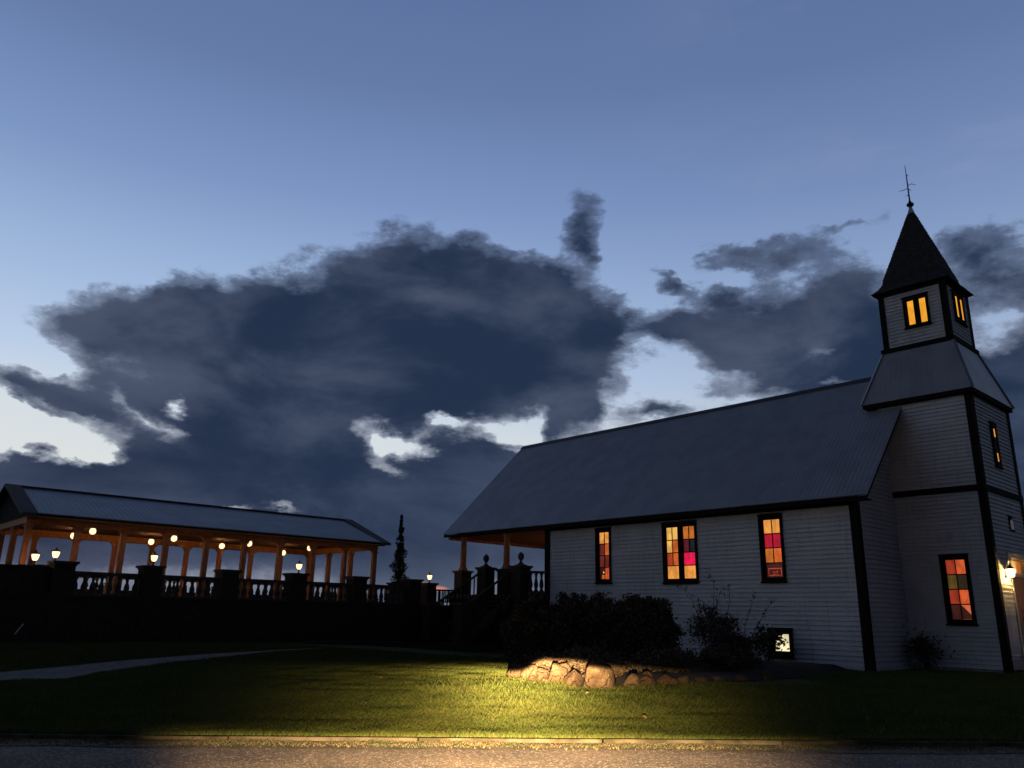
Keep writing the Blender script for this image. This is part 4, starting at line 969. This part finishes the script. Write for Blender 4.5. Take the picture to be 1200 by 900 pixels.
# ================================================================== PLANTS
def leaves(pts, size, name, m, parent, aspect=.55, droop=0):
    pts = np.asarray(pts); n = len(pts)
    a = rng.normal(size=(n,3)); a /= np.linalg.norm(a, axis=1)[:,None]
    b = rng.normal(size=(n,3)); b -= (a*b).sum(1)[:,None]*a; b /= np.linalg.norm(b, axis=1)[:,None]
    s = size*rng.uniform(.6, 1.3, n)[:,None]; c = np.cross(a, b)*s*.25
    V = np.zeros((n,4,3)); V[:,0] = pts-a*s; V[:,1] = pts+b*s*aspect+c; V[:,2] = pts+a*s; V[:,3] = pts-b*s*aspect+c
    V = V.reshape(-1,3); V[:,2] -= droop
    o = link(name, tri_mesh(name, V, np.arange(4*n).reshape(-1,4), m), parent); return stuff(o)
def shrub(x, y, rx, ry, h, n, label, size=.035, twig=18, name='shrub', loose=.0, m=leafm, cat='shrub', group=None, fill=0):
    z0 = hf(x, y)+.05; t = thing(name, label, cat, (x, y, z0), group)
    P_ = []; st = MB(); tips = []
    for i in range(twig):
        a = rng.uniform(0, 6.283); r = math.sqrt(rng.random())*.92; tx, ty = x+rx*r*math.cos(a), y+ry*r*math.sin(a)
        tz = z0+h*(math.sqrt(max(0.05, 1-r*r*.85)))*rng.uniform(.82, 1.08)
        mid = (x+(tx-x)*.45+rng.uniform(-.08,.08), y+(ty-y)*.45+rng.uniform(-.08,.08), z0+(tz-z0)*.6)
        st.tube([(x+rng.uniform(-.15,.15), y+rng.uniform(-.15,.15), z0-.06), mid, (tx, ty, tz)], [.014,.009,.003], 4)
        tips.append((mid, (tx, ty, tz)))
    st.obj('stem', barkm, t)
    per = n//twig
    for (mid, tip) in tips:
        mid = np.array(mid); tip = np.array(tip); u = rng.random(per)**.8
        c = mid+(tip-mid)*u[:,None]; sp = (.26-.20*u)*(1+loose)
        P_.append(c+rng.normal(size=(per,3))*sp[:,None]*np.array([.8,.8,.6]))
    if fill:
        nf = int(n*fill); d = rng.normal(size=(nf,3)); d /= np.linalg.norm(d, axis=1)[:,None]; d[:,2] = np.abs(d[:,2])
        lump = 1+.16*np.sin(d[:,0]*5+x*3)*np.cos(d[:,1]*6+y)+.1*np.sin(d[:,2]*9+x)
        rr = rng.random(nf)**.45*lump*.93
        P_.append(np.c_[x+d[:,0]*rr*rx, y+d[:,1]*rr*ry, z0+d[:,2]**.8*rr*h*.96])
    P_ = np.vstack(P_); P_ = P_[P_[:,2] > z0-.05]
    leaves(P_, size, 'foliage', m, t); return t
shrub(16.75, 17.15, .95, .95, 1.78, 13000, 'brownish leafy shrub at the left end of the bed, nearest the porch stairs', twig=44, size=.05, m=leafb, fill=.5)
shrub(17.45, 16.35, 1.05, 1.0, 1.88, 14000, 'dense dark shrub under the narrow window nearest the porch', twig=44, size=.05, fill=.5)
shrub(18.05, 15.65, 1.0, 1.0, 1.86, 14000, 'dense dark shrub just left of below the double window', twig=44, size=.05, fill=.5)
shrub(18.55, 14.85, .95, .9, 1.92, 13000, 'dense dark shrub directly below the double window', twig=40, size=.05, fill=.5)
shrub(18.75, 14.3, .7, .7, 1.80, 8000, 'dark rounded shrub ending the hedge right of the double window', twig=34, size=.05, fill=.5)
shrub(19.9, 13.25, .75, .8, 1.75, 2600, 'loose rose bush with long bare canes below the crimson-banded window', twig=26, size=.042, loose=.3, name='rose_bush')
shrub(20.3, 12.9, .6, .6, 1.0, 4000, 'low dark shrub in front of the basement window', twig=24)
shrub(15.0, 13.5, 1.1, 1.0, .6, 5000, 'low dark plants just behind the boulders at the bed corner', twig=40)
shrub(16.6, 12.4, 1.3, .9, .55, 5000, 'low dark plants behind the right-hand run of boulders', twig=40)
shrub(18.4, 11.9, 1.1, .8, .62, 5000, 'low dark plants at the right end of the boulder edging', twig=36)
shrub(26.0, 10.1, .32, .3, .85, 900, 'small shrub against the church wall beside the tower', twig=15, loose=.9, size=.045)
shrub(27.45, 7.35, .45, .35, .55, 1800, 'small dark shrub at the tower front beside the door step', twig=16)
shrub(28.2, 6.6, .5, .4, .45, 2500, 'low dark plants before the church door, at the right edge', twig=20)
shrub(26.9, 6.9, .4, .35, .38, 2000, 'low dark plants at the foot of the tower corner', twig=18)
shrub(22.9, 13.35, .28, .5, 1.1, 800, 'thin leafy weeds growing up in front of the basement window', twig=14, size=.06, loose=.4)
# long canes in front of the siding
cn_ = thing('bramble_canes', 'tall thin bare canes standing up before the white siding', 'plant', (20.6, 13.2, .3))
q = MB(); lp = []
for (bx, by, tx, ty, tz) in ((20.2,13.4,20.6,13.9,2.95),(20.3,13.2,20.8,13.3,2.55),(20.8,12.9,22.2,12.6,2.15),(20.0,13.6,20.2,14.6,2.5),(20.5,12.8,21.6,13.0,2.3),(20.1,13.3,20.2,13.2,2.4),(20.2,13.9,20.4,14.2,2.1)):
    pts = [(bx+(tx-bx)*u+.08*math.sin(7*u+tx*5), by+(ty-by)*u*u+.05*math.sin(6*u), .3+(tz-.3)*(1-(1-u)**1.5)) for u in np.linspace(0,1,9)]
    q.tube(pts, [.012-.0009*i for i in range(9)], 4)
    for p in pts[3:]:
        for _ in range(3): lp.append(np.array(p)+rng.normal(size=3)*.06)
q.obj('stem', barkm, cn_); leaves(lp, .045, 'foliage', leafm, cn_)
# conifer
tz0 = TF; tr = thing('conifer_tree', 'slender dark conifer with a thin spike top beside the pavilion', 'tree', (20.3, 29.05, tz0))
q = MB(); q.tube([(20.3,29.05,TF-.1),(20.3,29.05,3.8),(20.24,29.0,5.7)], [.07,.045,.008], 7); q.obj('trunk', barkm, tr)
P_ = []
for i in range(6500):
    z = rng.random(); za = TF+z*3.74
    r = np.interp(za, [1.95, 2.6, 3.0, 3.5, 4.0, 4.5, 4.9, 5.2, 5.7], [.22, .30, .38, .36, .27, .18, .12, .09, .03])
    a = rng.uniform(0, 6.283); tier = .80+.24*math.sin(za*11.5+1.2*math.sin(a*2))
    if za > 4.3 and math.sin(za*19) < -.45 and rng.random() < .75: continue
    if rng.random() < .2*(1-tier): continue
    q_ = r*tier*rng.random()**.5*(1+.3*math.sin(a*3+za*7))
    P_.append((20.3-.05*z+q_*math.cos(a), 29.05+q_*math.sin(a), za+.12*q_))
leaves(P_, .055, 'crown', coni, tr, .35)

# boulders
rk_n = 0
def ico(sub=2):
    import bmesh
    bm = bmesh.new(); bmesh.ops.create_icosphere(bm, subdivisions=sub, radius=1); V = np.array([v.co[:] for v in bm.verts]); F_ = [tuple(v.index for v in f.verts) for f in bm.faces]; bm.free(); return V, F_
IV, IF = ico(3)
def boulder(x, y, sx, sy, sz, label):
    V = IV.copy(); 
    for k_ in range(14):                               # chop with random planes for facets
        d = rng.normal(size=3); d[2] = abs(d[2])*.9; d /= np.linalg.norm(d); c = rng.uniform(.50, .84)
        e = V@d-c; V -= np.where(e > 0, e*.93, 0)[:,None]*d
    ph = rng.uniform(0, 6, 6)
    V *= 1+.06*np.sin(V[:,[1]]*3+ph[0])*np.cos(V[:,[0]]*2.6+ph[1])+.03*np.sin(V[:,[1]]*9+V[:,[2]]*5+ph[4])*np.cos(V[:,[0]]*8-V[:,[2]]*7+ph[5])
    V += rng.normal(size=V.shape)*.018
    fz_ = rng.uniform(.78, .95); V = V*np.array([sx*fz_*rng.uniform(.82, 1.1), sy*fz_, sz*rng.uniform(.78, 1.08)]); a = rng.uniform(0, 3.14); V[:,:2] = V[:,:2]@np.array([[math.cos(a),-math.sin(a)],[math.sin(a),math.cos(a)]])
    z = hf(x, y)+sz*.35
    q = MB(); q.v = [tuple(v) for v in V]; q.f = IF; o = q.obj('boulder', stonem, loc=(x, y, z)); o.data.shade_smooth()
    tag(o, label, 'rock', 'boulders edging the planting bed'); return o
bs_ = [(13.35,14.20,.30,.28,.26,'small boulder at the far left end of the edging, in the brightest light'),
       (13.26,13.66,.34,.32,.30,'second boulder from the left end of the edging'),
       (13.16,13.12,.30,.30,.26,'squat boulder between two larger ones on the left run'),
       (13.08,12.62,.36,.34,.36,'pointed boulder midway along the left run of the edging'),
       (12.95,12.10,.33,.30,.30,'boulder just left of the largest rock, low and cracked'),
       (13.05,11.45,.56,.50,.50,'largest tan boulder, at the corner of the bed edging'),
       (13.78,11.22,.30,.26,.24,'small boulder directly right of the largest one'),
       (14.28,11.20,.34,.28,.24,'flat boulder right of the small one beside the largest'),
       (14.88,11.16,.30,.26,.23,'rounded boulder in the dim middle of the right run'),
       (15.42,11.12,.32,.28,.20,'low boulder past the middle of the right run'),
       (16.05,11.10,.28,.26,.15,'dim low boulder half sunk in grass on the right run'),
       (16.70,11.05,.32,.25,.15,'dim flat stone in the right run, two from the end'),
       (17.45,10.95,.26,.24,.14,'small dim stone next to the last of the edging'),
       (18.30,10.75,.26,.22,.22,'last stone at the right end of the edging, near the basement window')]
for b_ in bs_: boulder(*b_)
for b_ in [(13.66,13.65,.34,.30,.30,'upper boulder stacked behind the left run of the edging'),
    (13.50,12.80,.36,.30,.36,'tall boulder set behind the pointed one'),(13.75,14.35,.26,.24,.22,'dim boulder behind the far left end of the edging'),
    (13.42,12.20,.26,.24,.26,'small rock wedged behind the cracked low boulder'),(12.90,12.85,.15,.14,.12,'fist-sized stone in the grass in front of the pointed boulder'),
    (12.74,11.82,.17,.15,.13,'small stone leaning on the left foot of the largest boulder'),(13.02,13.38,.17,.16,.14,'small stone in front of the left run of the edging'),
    (13.55,11.05,.15,.14,.11,'small stone at the right foot of the largest boulder'),(14.60,11.45,.26,.22,.26,'rock behind the flat boulder of the right run')]: boulder(*b_)
shrub(14.1, 14.0, .6, .8, .42, 3000, 'dry brown low growth over the left boulders', twig=30, size=.035, m=leafb, fill=.6)
shrub(14.2, 12.4, .45, .7, .42, 2200, 'dry brown growth behind the middle of the left boulders', twig=26, size=.035, m=leafb, fill=.6)
# fallen leaves
for i, (x, y, lb) in enumerate([(12.6,16.45,'pale fallen leaf on the lit grass left of the boulders'),(7.76,11.86,'dark curled leaf on the lawn near the kerb, left of the light pool'),(11.79,10.65,'small fallen leaf in the grass below the largest boulder'),
        (13.19,6.05,'single pale leaf on the dark lawn at the right'),(10.41,8.23,'fallen leaf close to the kerb right of the light pool'),(10.38,15.37,'thin pale leaf standing in the grass at the left edge of the light')]):
    q = MB(); s_ = .042; q.v = [(-s_,0,0),(-s_*.2,s_*.55,.02),(s_,0,.01),(-s_*.2,-s_*.5,.03),(-s_*.1,0,-.004),(s_*.4,s_*.3,.03),(s_*.4,-s_*.3,.0)]; q.f = [(0,4,1),(4,5,1),(4,2,5),(0,3,4),(3,6,4),(4,6,2)]
    o = q.obj('fallen_leaf', deadleaf, loc=(x, y, hf(x, y)+.055)); o.rotation_euler = (.3*i, .5, i*1.3); tag(o, lb, 'leaf', 'leaves fallen on the lawn')
